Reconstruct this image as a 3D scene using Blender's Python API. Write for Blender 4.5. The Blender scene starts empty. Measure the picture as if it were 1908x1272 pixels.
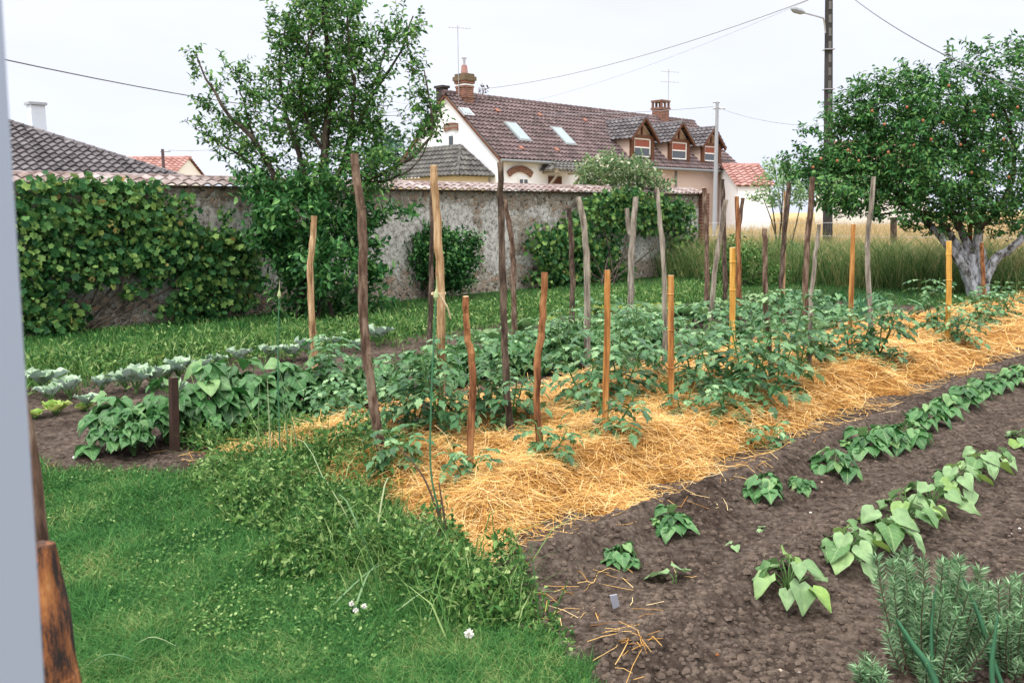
import bpy, math, random
import numpy as np
rng = np.random.default_rng(7)
random.seed(7)
sc = bpy.context.scene
C = sc.collection
# ------------------------------------------------------------------ camera
FPX, EYE = 1650.0, 1.6
PITCH = math.atan(236 / FPX); ROLL = 0.01
_f = np.array([0, math.cos(PITCH), -math.sin(PITCH)])
_R0 = np.array([1., 0, 0]); _U0 = np.array([0, math.sin(PITCH), math.cos(PITCH)])
_R = _R0 - ROLL * _U0; _R /= np.linalg.norm(_R)
_U = _U0 + ROLL * _R0; _U /= np.linalg.norm(_U)
from mathutils import Matrix, Vector
cam = bpy.data.cameras.new('camera'); camo = bpy.data.objects.new('camera', cam); C.objects.link(camo)
M = Matrix(((_R[0], _U[0], -_f[0], 0), (_R[1], _U[1], -_f[1], 0), (_R[2], _U[2], -_f[2], EYE), (0, 0, 0, 1)))
camo.matrix_world = M
cam.sensor_width = 36; cam.lens = FPX * 36 / 1908; cam.clip_end = 3000; cam.clip_start = 0.05
cam.dof.use_dof = True; cam.dof.focus_distance = 6.5; cam.dof.aperture_fstop = 9.0
sc.camera = camo
# ------------------------------------------------------------------ light
w = bpy.data.worlds.new('World'); sc.world = w; w.use_nodes = True
nt = w.node_tree; nt.nodes.clear()
out = nt.nodes.new('ShaderNodeOutputWorld'); bg = nt.nodes.new('ShaderNodeBackground')
sky = nt.nodes.new('ShaderNodeTexSky'); sky.sky_type = 'NISHITA'; sky.sun_disc = False
SUN_EL, SUN_AZ = math.radians(58), math.radians(215)
sky.sun_elevation = SUN_EL; sky.sun_rotation = SUN_AZ; sky.dust_density = 4; sky.air_density = 1.0
tc = nt.nodes.new('ShaderNodeTexCoord'); sep = nt.nodes.new('ShaderNodeSeparateXYZ')
nt.links.new(tc.outputs['Generated'], sep.inputs[0])
ramp = nt.nodes.new('ShaderNodeValToRGB')      # overcast luminance: brighter towards the zenith
e = ramp.color_ramp.elements
e[0].position = 0.0; e[0].color = (0.85, 0.895, 1.06, 1)
e[1].position = 0.75; e[1].color = (1.0, 0.975, 0.93, 1)
mul = nt.nodes.new('ShaderNodeMapRange'); mul.inputs['From Min'].default_value = 0.26; mul.inputs['From Max'].default_value = 0.95
mul.inputs['To Min'].default_value = 8.05; mul.inputs['To Max'].default_value = 32.0
nt.links.new(sep.outputs['Z'], ramp.inputs[0]); nt.links.new(sep.outputs['Z'], mul.inputs['Value'])
sc_ = nt.nodes.new('ShaderNodeVectorMath'); sc_.operation = 'SCALE'
cl = nt.nodes.new('ShaderNodeTexNoise'); cl.inputs['Scale'].default_value = 3.0; cl.inputs['Detail'].default_value = 4; cmap = nt.nodes.new('ShaderNodeMapping'); cmap.inputs['Scale'].default_value = (1, 1, 3.5)
nt.links.new(tc.outputs['Generated'], cmap.inputs[0]); nt.links.new(cmap.outputs[0], cl.inputs['Vector'])
clr = nt.nodes.new('ShaderNodeMapRange'); clr.inputs['From Min'].default_value = .3; clr.inputs['From Max'].default_value = .7; clr.inputs['To Min'].default_value = .955; clr.inputs['To Max'].default_value = 1.045
nt.links.new(cl.outputs[0], clr.inputs['Value']); clm = nt.nodes.new('ShaderNodeVectorMath'); clm.operation = 'SCALE'; nt.links.new(ramp.outputs[0], clm.inputs[0]); nt.links.new(clr.outputs[0], clm.inputs['Scale'])
nt.links.new(clm.outputs[0], sc_.inputs[0]); nt.links.new(mul.outputs[0], sc_.inputs['Scale'])
mx = nt.nodes.new('ShaderNodeMix'); mx.data_type = 'RGBA'; mx.inputs['Factor'].default_value = 0.93
nt.links.new(sky.outputs[0], mx.inputs['A']); nt.links.new(sc_.outputs[0], mx.inputs['B'])
nt.links.new(mx.outputs['Result'], bg.inputs[0]); bg.inputs[1].default_value = 0.1
nt.links.new(bg.outputs[0], out.inputs[0])
sun = bpy.data.lights.new('sun', 'SUN'); sun.energy = 1.5; sun.angle = math.radians(10); sun.color = (1, .96, .9)
suno = bpy.data.objects.new('sun', sun); C.objects.link(suno)
suno.rotation_euler = (math.radians(90) - SUN_EL, 0, math.radians(180) - SUN_AZ + math.radians(0))
sc.view_settings.view_transform = 'Standard'; sc.view_settings.look = 'None'
sc.view_settings.exposure = 0.5; sc.view_settings.gamma = 1.0

# ------------------------------------------------------------------ helpers
def ray(x, y): return _f + _R * (x - 954) / FPX + _U * (636 - y) / FPX
O = np.array([0, 0, EYE])
def G(x, y, z=0.):
    d = ray(x, y); return O + d * (z - EYE) / d[2]
def D(x, y, Y):
    d = ray(x, y); return O + d * Y / d[1]
def plane_hit(x, y, P0, N):
    d = ray(x, y); N = np.array(N, float); return O + d * (np.dot(np.array(P0) - O, N) / np.dot(d, N))
S2 = math.sqrt(.5)
def st(x, y): return (x + y) * S2, (y - x) * S2
def xy(s, t): return (s - t) * S2, (s + t) * S2
UD = np.array([S2, S2, 0]); ND = np.array([-S2, S2, 0]); ZD = np.array([0, 0, 1.])

def _hash(ix, iy, seed):
    h = (ix * 374761393 + iy * 668265263 + seed * 974711) & 0xffffffff
    h = ((h ^ (h >> 13)) * 1274126177) & 0xffffffff
    return ((h ^ (h >> 16)) & 0xffff) / 65535.0
def noise(x, y, seed=0):
    x = np.asarray(x, float); y = np.asarray(y, float)
    ix = np.floor(x).astype(np.int64); iy = np.floor(y).astype(np.int64); fx = x - ix; fy = y - iy
    fx = fx * fx * (3 - 2 * fx); fy = fy * fy * (3 - 2 * fy)
    a = _hash(ix, iy, seed); b = _hash(ix + 1, iy, seed); c = _hash(ix, iy + 1, seed); d = _hash(ix + 1, iy + 1, seed)
    return (a * (1 - fx) + b * fx) * (1 - fy) + (c * (1 - fx) + d * fx) * fy
def fbm(x, y, o=4, seed=0):
    r = 0; amp = .5
    for i in range(o):
        r = r + amp * noise(x * 2 ** i, y * 2 ** i, seed + i); amp *= .5
    return r

def tag(o, label=None, cat=None, group=None, kind=None):
    if label: o['label'] = label
    if cat: o['category'] = cat
    if group: o['group'] = group
    if kind: o['kind'] = kind
    return o
class MB:
    def __init__(s): s.V = []; s.F = []; s.n = 0; s.mi = []; s.uv = []; s.has = False
    def add(s, V, F, m=0, uv=None):
        V = np.asarray(V, float).reshape(-1, 3)
        s.uv.append(np.zeros((len(V), 3)) + 9 if uv is None else uv); s.has = s.has or uv is not None
        if not isinstance(F, (list, tuple)): F = [F]
        for f in F:
            f = np.asarray(f, np.int64); s.F.append(f + s.n); s.mi.append(np.full(len(f), m))
        s.V.append(V); s.n += len(V); return s
    def mesh(s, name, mats, origin=(0, 0, 0), smooth=False):
        me = bpy.data.meshes.new(name)
        V = np.concatenate(s.V) - np.array(origin)
        me.vertices.add(len(V)); me.vertices.foreach_set('co', V.ravel())
        tot = np.concatenate([np.full(len(f), f.shape[1]) for f in s.F if len(f)])
        idx = np.concatenate([f.ravel() for f in s.F if len(f)])
        me.loops.add(len(idx)); me.loops.foreach_set('vertex_index', idx)
        me.polygons.add(len(tot)); ls = np.concatenate([[0], np.cumsum(tot)[:-1]])
        me.polygons.foreach_set('loop_start', ls.astype(np.int32)); me.polygons.foreach_set('loop_total', tot.astype(np.int32))
        me.polygons.foreach_set('material_index', np.concatenate(s.mi).astype(np.int32))
        me.polygons.foreach_set('use_smooth', np.full(len(tot), smooth))
        me.update(calc_edges=True)
        if s.has:
            at = me.attributes.new('leaf_pos', 'FLOAT_VECTOR', 'POINT'); at.data.foreach_set('vector', np.concatenate(s.uv).ravel())
        for m in (mats if isinstance(mats, (list, tuple)) else [mats]): me.materials.append(m)
        return me
    def build(s, name, mats, parent=None, origin=None, smooth=False):
        if parent is not None and origin is None: origin = tuple(parent.location)
        if origin is None: origin = (0, 0, 0)
        o = bpy.data.objects.new(name, s.mesh(name, mats, origin, smooth)); C.objects.link(o)
        if parent is not None:
            o.parent = parent
            if parent.parent is not None:   # sub-part: parent sits at its own location 0 inside the thing
                pass
        else: o.location = origin
        return o
def empty(name, loc):
    o = bpy.data.objects.new(name, None); o.location = tuple(loc); o.empty_display_size = .2; C.objects.link(o); return o
def box(c, h, ax=None):
    """box from centre, half sizes and axes"""
    ax = (np.array([1., 0, 0]), np.array([0, 1., 0]), ZD) if ax is None else ax
    V = [np.array(c) + sx * h[0] * ax[0] + sy * h[1] * ax[1] + sz * h[2] * ax[2] for sz in (-1, 1) for sx, sy in ((-1, -1), (1, -1), (1, 1), (-1, 1))]
    return V, np.array([(3, 2, 1, 0), (4, 5, 6, 7), (0, 1, 5, 4), (1, 2, 6, 5), (2, 3, 7, 6), (3, 0, 4, 7)])
HA = (UD, ND, ZD)
def tube(P, Rr, n=8, cap=True, jitter=0, seed=0):
    P = np.array(P, float); m = len(P); Rr = np.broadcast_to(np.array(Rr, float), (m,)) if np.ndim(Rr) == 0 else np.array(Rr, float)
    T = np.gradient(P, axis=0); T /= np.linalg.norm(T, axis=1)[:, None] + 1e-9
    ref = np.array([0, 1., 0]) if abs(T[0][1]) < .9 else np.array([1., 0, 0])
    A = np.cross(T, ref); A /= np.linalg.norm(A, axis=1)[:, None] + 1e-9; B = np.cross(T, A)
    a = np.linspace(0, 2 * np.pi, n, endpoint=False)
    r = Rr[:, None] * np.ones(n)
    if jitter:
        g = np.random.default_rng(seed); r = r * (1 + jitter * (g.random((m, n)) - .5) + jitter * .8 * (g.random((1, n)) - .5))
    V = P[:, None] + r[..., None] * (np.cos(a)[None, :, None] * A[:, None] + np.sin(a)[None, :, None] * B[:, None])
    V = V.reshape(-1, 3); F = []
    i = np.arange(m - 1)[:, None] * n; j = np.arange(n)[None]; j2 = (j + 1) % n
    F = np.stack([i + j, i + j2, i + n + j2, i + n + j], -1).reshape(-1, 4)
    fs = [F]
    if cap: fs.append(np.array([list(range(n))[::-1]])); fs.append(np.array([[(m - 1) * n + k for k in range(n)]]))
    return V, fs
def curve_pts(P, n=12):
    P = np.array(P, float); k = len(P); t = np.linspace(0, k - 1, n); outp = []
    for q in t:
        i = min(int(q), k - 2); f = q - i
        p0 = P[max(i - 1, 0)]; p1 = P[i]; p2 = P[i + 1]; p3 = P[min(i + 2, k - 1)]
        outp.append(.5 * ((2 * p1) + (-p0 + p2) * f + (2 * p0 - 5 * p1 + 4 * p2 - p3) * f * f + (-p0 + 3 * p1 - 3 * p2 + p3) * f ** 3))
    return np.array(outp)
def norm(v): return v / (np.linalg.norm(v, axis=-1, keepdims=True) + 1e-9)
def frames(Dr, N):
    Dr = norm(Dr); X = norm(np.cross(Dr, N)); Z = np.cross(X, Dr); return X, Dr, Z
def scatter(mb, T, F, P, Dr, N, L, W=None, m=0):
    """copy a leaf template to every point: T columns across, along, up"""
    T = np.asarray(T, float); X, Y, Z = frames(Dr, N); n = len(P)
    L = np.broadcast_to(L, (n,)); W = L if W is None else np.broadcast_to(W, (n,))
    V = P[:, None] + T[None, :, 0, None] * W[:, None, None] * X[:, None] + T[None, :, 1, None] * L[:, None, None] * Y[:, None] + T[None, :, 2, None] * L[:, None, None] * Z[:, None]
    k = len(T); off = (np.arange(n) * k)[:, None, None]
    mb.add(V.reshape(-1, 3), [(np.asarray(f)[None] + off).reshape(-1, np.asarray(f).shape[1]) for f in F], m, np.tile(T, (n, 1)))
def rdir(n, up=0.0, g=rng):
    v = g.normal(size=(n, 3)); v = norm(v); v[:, 2] += up; return norm(v)
# leaf templates
RH = ([(0, 0, 0), (-.5, .42, .10), (0, 1, -.06), (.5, .42, .10)], [np.array([(0, 3, 2), (0, 2, 1)])])
OV = ([(0, 0, 0), (-.36, .25, .08), (-.42, .6, .07), (0, 1, -.14), (.42, .6, .07), (.36, .25, .08), (0, .5, .0)],
      [np.array([(0, 6, 1), (1, 6, 2), (2, 6, 3), (3, 6, 4), (4, 6, 5), (5, 6, 0)])])
_v = [(0, .0, 0)] + [(r * math.sin(a), .45 + r * math.cos(a), z) for a, r, z in
      [(math.radians(d), r, z) for d, r, z in ((165, .5, .05), (120, .62, .08), (98, .42, .02), (62, .66, .05), (32, .42, .0), (0, .62, -.12), (-32, .42, .0), (-62, .66, .05), (-98, .42, .02), (-120, .62, .08), (-165, .5, .05))]] + [(0, .4, -.03)]
VN = (_v, [np.array([(12, i, i + 1) for i in range(0, 11)] + [(12, 11, 0)])])
def heart():
    ys = [-.12, .08, .3, .52, .75, 1.0]; ws = [.22, .44, .47, .38, .21, 0.012]; V = []
    for i, (y, wd) in enumerate(zip(ys, ws)):
        yc = .0 if i == 0 else y
        dz = -.32 * y * y
        V += [(-wd, y, dz + .10 * wd / .45), (-wd * .5, yc * .5 + y * .5, dz + .06), (0, yc, dz - .02), (wd * .5, yc * .5 + y * .5, dz + .06), (wd, y, dz + .10 * wd / .45)]
    F = [(i * 5 + j, i * 5 + j + 1, i * 5 + j + 6, i * 5 + j + 5) for i in range(5) for j in range(4)]
    return V, [np.array(F)]
HT = heart()
_t = [(0, 0, 0), (-.13, .18, .02), (-.30, .26, .04), (-.2, .42, .03), (-.34, .56, .03), (-.16, .72, .0), (0, 1, -.14), (.16, .72, .0), (.34, .56, .03), (.2, .42, .03), (.30, .26, .04), (.13, .18, .02), (0, .5, -.02)]
TM = (_t, [np.array([(12, i + 1, i) for i in range(11)] + [(12, 0, 11)])])

# ------------------------------------------------------------------ materials
def newmat(name):
    m = bpy.data.materials.new(name); m.use_nodes = True; n = m.node_tree; n.nodes.clear()
    o = n.nodes.new('ShaderNodeOutputMaterial'); b = n.nodes.new('ShaderNodeBsdfPrincipled'); n.links.new(b.outputs[0], o.inputs[0])
    return m, n, b, o
def ramp_(n, cols, pos=None):
    r = n.nodes.new('ShaderNodeValToRGB'); el = r.color_ramp.elements
    pos = pos or [i / (len(cols) - 1) for i in range(len(cols))]
    while len(el) < len(cols): el.new(.5)
    for q, (p, c) in enumerate(zip(pos, cols)): el[q].position = p; el[q].color = (*c, 1)
    return r
def nz(n, scale, detail=5, rough=.6, vec=None, mapping=None, coord='Object'):
    t = n.nodes.new('ShaderNodeTexNoise'); t.inputs['Scale'].default_value = scale; t.inputs['Detail'].default_value = detail; t.inputs['Roughness'].default_value = rough
    c = n.nodes.new('ShaderNodeTexCoord'); src = c.outputs[coord]
    if mapping:
        mp = n.nodes.new('ShaderNodeMapping'); mp.inputs['Scale'].default_value = mapping; n.links.new(src, mp.inputs[0]); src = mp.outputs[0]
    n.links.new(src, t.inputs['Vector']); return t
def bump(n, b, h, strength=.5, dist=.02):
    bp = n.nodes.new('ShaderNodeBump'); bp.inputs['Strength'].default_value = strength; bp.inputs['Distance'].default_value = dist
    n.links.new(h, bp.inputs['Height']); n.links.new(bp.outputs[0], b.inputs['Normal']); return bp
def leafmat(name, cols, pos=None, rough=.5, tr=.22, spec=.35, big=0.0, bmp=0):
    spec = spec * (.6 if bmp else .38)
    m, n, b, o = newmat(name)
    g = n.nodes.new('ShaderNodeNewGeometry'); r = ramp_(n, cols, pos); src = g.outputs['Random Per Island']
    if big:
        t = nz(n, big, 2); a = n.nodes.new('ShaderNodeMath'); a.operation = 'MULTIPLY_ADD'; n.links.new(t.outputs[0], a.inputs[0]); a.inputs[1].default_value = 1.3
        h = n.nodes.new('ShaderNodeMath'); h.operation = 'MULTIPLY_ADD'; n.links.new(src, h.inputs[0]); h.inputs[1].default_value = .95; h.inputs[2].default_value = -.62
        n.links.new(h.outputs[0], a.inputs[2]); src = a.outputs[0]
    n.links.new(src, r.inputs[0]); n.links.new(r.outputs[0], b.inputs['Base Color'])
    b.inputs['Roughness'].default_value = rough; b.inputs['Specular IOR Level'].default_value = spec
    if bmp:
        bump(n, b, nz(n, bmp, 3).outputs[0], .5, .006)
        at = n.nodes.new('ShaderNodeAttribute'); at.attribute_name = 'leaf_pos'; sx = n.nodes.new('ShaderNodeSeparateXYZ'); n.links.new(at.outputs['Vector'], sx.inputs[0])
        def mt(op, a_, b_=0.):
            q = n.nodes.new('ShaderNodeMath'); q.operation = op
            for k_, v_ in enumerate((a_, b_)):
                if isinstance(v_, (int, float)): q.inputs[k_].default_value = v_
                else: n.links.new(v_, q.inputs[k_])
            return q.outputs[0]
        ax = mt('ABSOLUTE', sx.outputs[0]); fr = mt('FRACT', mt('MULTIPLY', mt('SUBTRACT', sx.outputs[1], mt('MULTIPLY', ax, .75)), 5.5))
        side = mt('LESS_THAN', mt('ABSOLUTE', mt('SUBTRACT', fr, .5)), .07); mid = mt('LESS_THAN', ax, .022); vn = mt('MULTIPLY', mt('MAXIMUM', mt('MULTIPLY', side, .55), mid), .55)
        hv_ = n.nodes.new('ShaderNodeMix'); hv_.data_type = 'RGBA'; n.links.new(vn, hv_.inputs['Factor']); n.links.new(r.outputs[0], hv_.inputs['A']); hv_.inputs['B'].default_value = (.30, .42, .20, 1)
        mot = nz(n, 22, 4); mr = ramp_(n, [(.72, .74, .72), (1.12, 1.1, 1.05)], [.35, .65]); n.links.new(mot.outputs[0], mr.inputs[0]); mm_ = n.nodes.new('ShaderNodeMix'); mm_.data_type = 'RGBA'; mm_.blend_type = 'MULTIPLY'; mm_.inputs['Factor'].default_value = 1
        n.links.new(hv_.outputs['Result'], mm_.inputs['A']); n.links.new(mr.outputs[0], mm_.inputs['B']); n.links.new(mm_.outputs['Result'], b.inputs['Base Color'])
    t = n.nodes.new('ShaderNodeBsdfTranslucent'); mxs = n.nodes.new('ShaderNodeMixShader'); mxs.inputs[0].default_value = tr
    hs = n.nodes.new('ShaderNodeHueSaturation'); hs.inputs['Value'].default_value = 1.25; hs.inputs['Hue'].default_value = .485
    n.links.new(r.outputs[0], hs.inputs['Color']); n.links.new(hs.outputs[0], t.inputs[0])
    n.links.new(b.outputs[0], mxs.inputs[1]); n.links.new(t.outputs[0], mxs.inputs[2]); n.links.new(mxs.outputs[0], o.inputs[0])
    return m
def noisemat(name, cols, pos=None, scale=6, rough=.9, bumps=.4, bdist=.01, bscale=None, mapping=None, detail=6):
    m, n, b, o = newmat(name); t = nz(n, scale, detail, .65, mapping=mapping); r = ramp_(n, cols, pos)
    n.links.new(t.outputs[0], r.inputs[0]); n.links.new(r.outputs[0], b.inputs['Base Color']); b.inputs['Roughness'].default_value = rough
    b.inputs['Specular IOR Level'].default_value = .12
    if bumps:
        t2 = nz(n, bscale or scale * 3, 6, .7, mapping=mapping); bump(n, b, t2.outputs[0], bumps, bdist)
    return m
def plain(name, col, rough=.6, metal=0, var=.12):
    c = np.array(col); return noisemat(name, [tuple(c * (1 - var)), tuple(np.minimum(c * (1 + var), 1))], scale=9, rough=rough, bumps=.1, bdist=.004)

LAWN = leafmat('grass_blade', [(.012, .060, .016), (.030, .125, .028), (.058, .19, .044), (.10, .25, .07), (.26, .32, .12)], [0, .3, .6, .88, 1], .55, .3, big=2.2)
TALLG = leafmat('tall_grass_blade', [(.03, .09, .028), (.07, .16, .045), (.15, .22, .08), (.36, .33, .15)], [0, .35, .7, 1], .65, .3)
DRYG = leafmat('dry_grass_blade', [(.16, .15, .06), (.34, .26, .12), (.50, .38, .21), (.60, .48, .30)], None, .75, .3)
WEED = leafmat('weed_leaf', [(.018, .07, .018), (.050, .14, .034), (.12, .24, .06), (.30, .40, .16)], [0, .35, .75, 1], .5, .25)
TREE1 = leafmat('orchard_leaf', [(.014, .062, .018), (.042, .145, .034), (.10, .25, .058), (.22, .38, .11)], [0, .4, .75, 1], .38, .28, .45)
TREE2 = leafmat('pear_leaf', [(.014, .062, .020), (.038, .14, .038), (.09, .24, .062), (.20, .37, .11)], [0, .4, .8, 1], .36, .26, .45)
LAUREL = leafmat('laurel_leaf', [(.012, .056, .018), (.032, .125, .034), (.072, .20, .055), (.20, .38, .12)], [0, .4, .85, 1], .36, .2, .45)
VINE = leafmat('vine_leaf', [(.014, .062, .022), (.038, .125, .038), (.09, .20, .055), (.22, .34, .09), (.40, .25, .09)], [0, .35, .7, .985, 1], .45, .22)
BUSH = leafmat('rose_leaf', [(.05, .12, .045), (.11, .20, .08), (.24, .31, .16), (.70, .66, .55)], [0, .45, .90, 1], .5, .2)
TOM = leafmat('tomato_leaf', [(.020, .080, .028), (.048, .15, .052), (.10, .23, .085), (.24, .38, .18)], [0, .4, .8, 1], .42, .2, 1.1)
BEAN = leafmat('bean_leaf', [(.018, .09, .024), (.045, .16, .045), (.09, .23, .08), (.18, .32, .12)], [0, .4, .8, 1], .40, .22, .55, bmp=45)
SBEAN = leafmat('young_bean_leaf', [(.08, .19, .06), (.17, .30, .13), (.26, .40, .20), (.20, .34, .07)], [0, .4, .8, 1], .42, .22, .5, bmp=45)
CABB = leafmat('cabbage_leaf', [(.07, .15, .13), (.20, .31, .30), (.46, .56, .58)], None, .45, .12, .5, bmp=25)
LETT = leafmat('lettuce_leaf', [(.12, .24, .04), (.26, .38, .09), (.40, .48, .16)], None, .45, .25)
POTA = leafmat('potato_leaf', [(.025, .10, .035), (.055, .155, .055), (.14, .28, .11)], None, .42, .2, 1.1)
CHARD = leafmat('chard_leaf', [(.05, .14, .03), (.20, .28, .05), (.42, .42, .10)], None, .45, .25)
ROSM = leafmat('rosemary_needle', [(.07, .16, .07), (.16, .30, .15), (.34, .50, .30)], None, .55, .12)
IRIS = leafmat('iris_blade', [(.05, .16, .08), (.08, .22, .12)], None, .45, .15)
FERN = leafmat('feathery_leaf', [(.08, .18, .07), (.15, .28, .11), (.26, .38, .17)], None, .55, .25)
SOIL = noisemat('soil', [(.020, .0145, .0115), (.078, .058, .047), (.160, .126, .105)], [.33, .5, .70], 26, .95, 1.0, .03, 48)
_n = SOIL.node_tree; _b = _n.nodes['Principled BSDF']; _d = nz(_n, 1.7, 5, .6); _r = ramp_(_n, [(.62, .58, .56), (1.0, 1.0, 1.0), (1.28, 1.27, 1.25)], [.36, .5, .64]); _n.links.new(_d.outputs[0], _r.inputs[0])
_m = _n.nodes.new('ShaderNodeMix'); _m.data_type = 'RGBA'; _m.blend_type = 'MULTIPLY'; _m.inputs['Factor'].default_value = 1; _n.links.new(_b.inputs['Base Color'].links[0].from_socket, _m.inputs['A']); _n.links.new(_r.outputs[0], _m.inputs['B']); _n.links.new(_m.outputs['Result'], _b.inputs['Base Color'])
CLOD = noisemat('soil_clod', [(.043, .031, .024), (.088, .066, .053), (.145, .114, .094)], [.25, .5, .75], 30, .95, .6, .004, 120)
STRAW = leafmat('straw_stem', [(.22, .09, .018), (.50, .26, .062), (.74, .47, .16), (.88, .70, .38)], [0, .3, .7, 1], .5, .12, .4)
STRAWB = noisemat('straw_bed', [(.10, .04, .010), (.26, .12, .03), (.42, .23, .075)], [.3, .5, .7], 22, .9, .9, .02, 70)
GRASSB = noisemat('turf', [(.012, .030, .008), (.022, .050, .012), (.040, .06, .022)], [.3, .5, .7], 5, .95, .5, .02, 40)
FIELD = noisemat('meadow', [(.16, .14, .06), (.36, .28, .14), (.48, .38, .22)], [.3, .5, .7], .6, .95, .4, .05, 6)
def barkmat(name, cols, zs=.25, scale=26, b=.8):
    return noisemat(name, cols, [.38, .5, .61], scale, .85, b, .008, scale * 1.6, (1, 1, zs))
BARK = {'brown': barkmat('stake_bark_brown', [(.05, .030, .022), (.12, .075, .055), (.22, .16, .12)]),
        'dark': barkmat('stake_bark_dark', [(.030, .022, .018), (.075, .052, .04), (.15, .11, .085)]),
        'grey': barkmat('stake_weathered_grey', [(.10, .085, .07), (.23, .20, .165), (.36, .32, .27)], .12),
        'tan': barkmat('stake_peeled_tan', [(.18, .10, .05), (.38, .24, .13), (.55, .40, .25)], .1),
        'red': barkmat('stake_reddish', [(.09, .035, .018), (.24, .10, .045), (.36, .18, .08)], .12),
        'orange': barkmat('stake_split_orange', [(.22, .09, .03), (.40, .18, .055), (.52, .28, .10)], .08),
        'yellow': barkmat('bamboo_yellow', [(.42, .20, .04), (.60, .34, .08), (.70, .46, .15)], .06, 20, .2)}
CUT = plain('cut_wood', (.50, .36, .22), .8)
TRUNK = barkmat('trunk_bark', [(.025, .02, .016), (.06, .048, .038), (.11, .09, .07)], .4, 12)
STEM = plain('green_stem', (.08, .16, .05), .5)
WSTEM = plain('woody_stem', (.10, .07, .05), .8)
CREAM = noisemat('cream_render', [(.60, .58, .54), (.72, .71, .68)], scale=1.2, rough=.9, bumps=.15, bdist=.01, bscale=12)
WHITER = noisemat('white_render', [(.74, .76, .80), (.83, .85, .89)], scale=1.2, rough=.9, bumps=.15, bdist=.01, bscale=12)
PINKR = noisemat('pinkish_render', [(.50, .38, .32), (.62, .50, .43)], scale=1.5, rough=.9, bumps=.15, bdist=.01, bscale=12)
YELR = noisemat('yellow_render', [(.50, .42, .27), (.60, .52, .36)], scale=1.5, rough=.9, bumps=.15, bdist=.01, bscale=12)
BROWNW = plain('brown_wood', (.11, .05, .03), .7, 0, .3)
GREYW = plain('grey_wood', (.32, .29, .25), .8, 0, .2)
ZINC = plain('zinc', (.20, .21, .22), .45)
GLASS = None
def simple(name, col, rough=.5, metal=0):
    m, n, b, o = newmat(name); b.inputs['Base Color'].default_value = (*col, 1); b.inputs['Roughness'].default_value = rough; b.inputs['Metallic'].default_value = metal; return m
GLASS = simple('window_glass', (.05, .06, .07), .05); GLASS.node_tree.nodes['Principled BSDF'].inputs['Specular IOR Level'].default_value = .8
SKYGL = simple('skylight_glass', (.14, .20, .23), .08); SKYGL.node_tree.nodes['Principled BSDF'].inputs['Specular IOR Level'].default_value = 1.0
WHITEP = simple('white_paint', (.78, .78, .78), .5)
REDSH = plain('red_blind', (.26, .09, .06), .7)
CONC = noisemat('pale_concrete', [(.24, .26, .29), (.36, .38, .42)], scale=3, rough=.85, bumps=.2)
DCONC = noisemat('dark_concrete', [(.02, .018, .018), (.048, .045, .045), (.085, .08, .08)], scale=5, rough=.9, bumps=.5, mapping=(1, 1, .15))
CABLE = simple('cable_black', (.06, .06, .07), .6)
CABLEG = simple('cable_grey', (.26, .27, .30), .6)
METALG = simple('antenna_metal', (.40, .41, .44), .4, .6)
def tilemat(name, cols, sc_=1.6):
    m, n, b, o = newmat(name); g = n.nodes.new('ShaderNodeNewGeometry')
    t = nz(n, sc_, 5, .7); a = n.nodes.new('ShaderNodeMath'); a.operation = 'MULTIPLY_ADD'; a.inputs[1].default_value = .35; n.links.new(g.outputs['Random Per Island'], a.inputs[0]); n.links.new(t.outputs[0], a.inputs[2])
    r = ramp_(n, cols, [.35, .6, .95]); n.links.new(a.outputs[0], r.inputs[0]); n.links.new(r.outputs[0], b.inputs['Base Color']); b.inputs['Roughness'].default_value = .75
    b.inputs['Specular IOR Level'].default_value = .3
    t2 = nz(n, 60, 3); bump(n, b, t2.outputs[0], .3, .004); return m
T_HOUSE = tilemat('brown_red_tile', [(.042, .031, .033), (.092, .064, .066), (.155, .112, .114)])
T_DARK = tilemat('dark_grey_tile', [(.030, .028, .032), (.085, .075, .082), (.15, .14, .15)])
T_MOSS = tilemat('mossy_tile', [(.042, .042, .042), (.085, .082, .08), (.14, .135, .125)])
T_RED = tilemat('red_tile', [(.20, .09, .075), (.30, .15, .13), (.40, .24, .22)])
T_COP = tilemat('coping_tile', [(.10, .06, .05), (.19, .14, .13), (.33, .29, .29)], 3)
T_VENT = plain('vent_tile', (.26, .12, .09), .8)
def brickmat():
    m, n, b, o = newmat('brick'); c = n.nodes.new('ShaderNodeTexCoord'); s = n.nodes.new('ShaderNodeSeparateXYZ'); n.links.new(c.outputs['Object'], s.inputs[0])
    ad = n.nodes.new('ShaderNodeMath'); n.links.new(s.outputs[0], ad.inputs[0]); n.links.new(s.outputs[1], ad.inputs[1])
    cb = n.nodes.new('ShaderNodeCombineXYZ'); n.links.new(ad.outputs[0], cb.inputs[0]); n.links.new(s.outputs[2], cb.inputs[1])
    t = n.nodes.new('ShaderNodeTexBrick'); n.links.new(cb.outputs[0], t.inputs[0]); t.inputs['Scale'].default_value = 1; t.inputs['Brick Width'].default_value = .26; t.inputs['Row Height'].default_value = .085
    t.inputs['Mortar Size'].default_value = .012; t.inputs['Color1'].default_value = (.15, .045, .028, 1); t.inputs['Color2'].default_value = (.24, .085, .05, 1); t.inputs['Mortar'].default_value = (.26, .21, .17, 1)
    x = nz(n, 5, 4); mm = n.nodes.new('ShaderNodeMix'); mm.data_type = 'RGBA'; mm.blend_type = 'MULTIPLY'; mm.inputs['Factor'].default_value = .6
    r = ramp_(n, [(.45, .42, .4), (1, 1, 1)], [.35, .6]); n.links.new(x.outputs[0], r.inputs[0]); n.links.new(t.outputs[0], mm.inputs['A']); n.links.new(r.outputs[0], mm.inputs['B'])
    n.links.new(mm.outputs['Result'], b.inputs['Base Color']); b.inputs['Roughness'].default_value = .9; return m
BRICK = brickmat()
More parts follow.
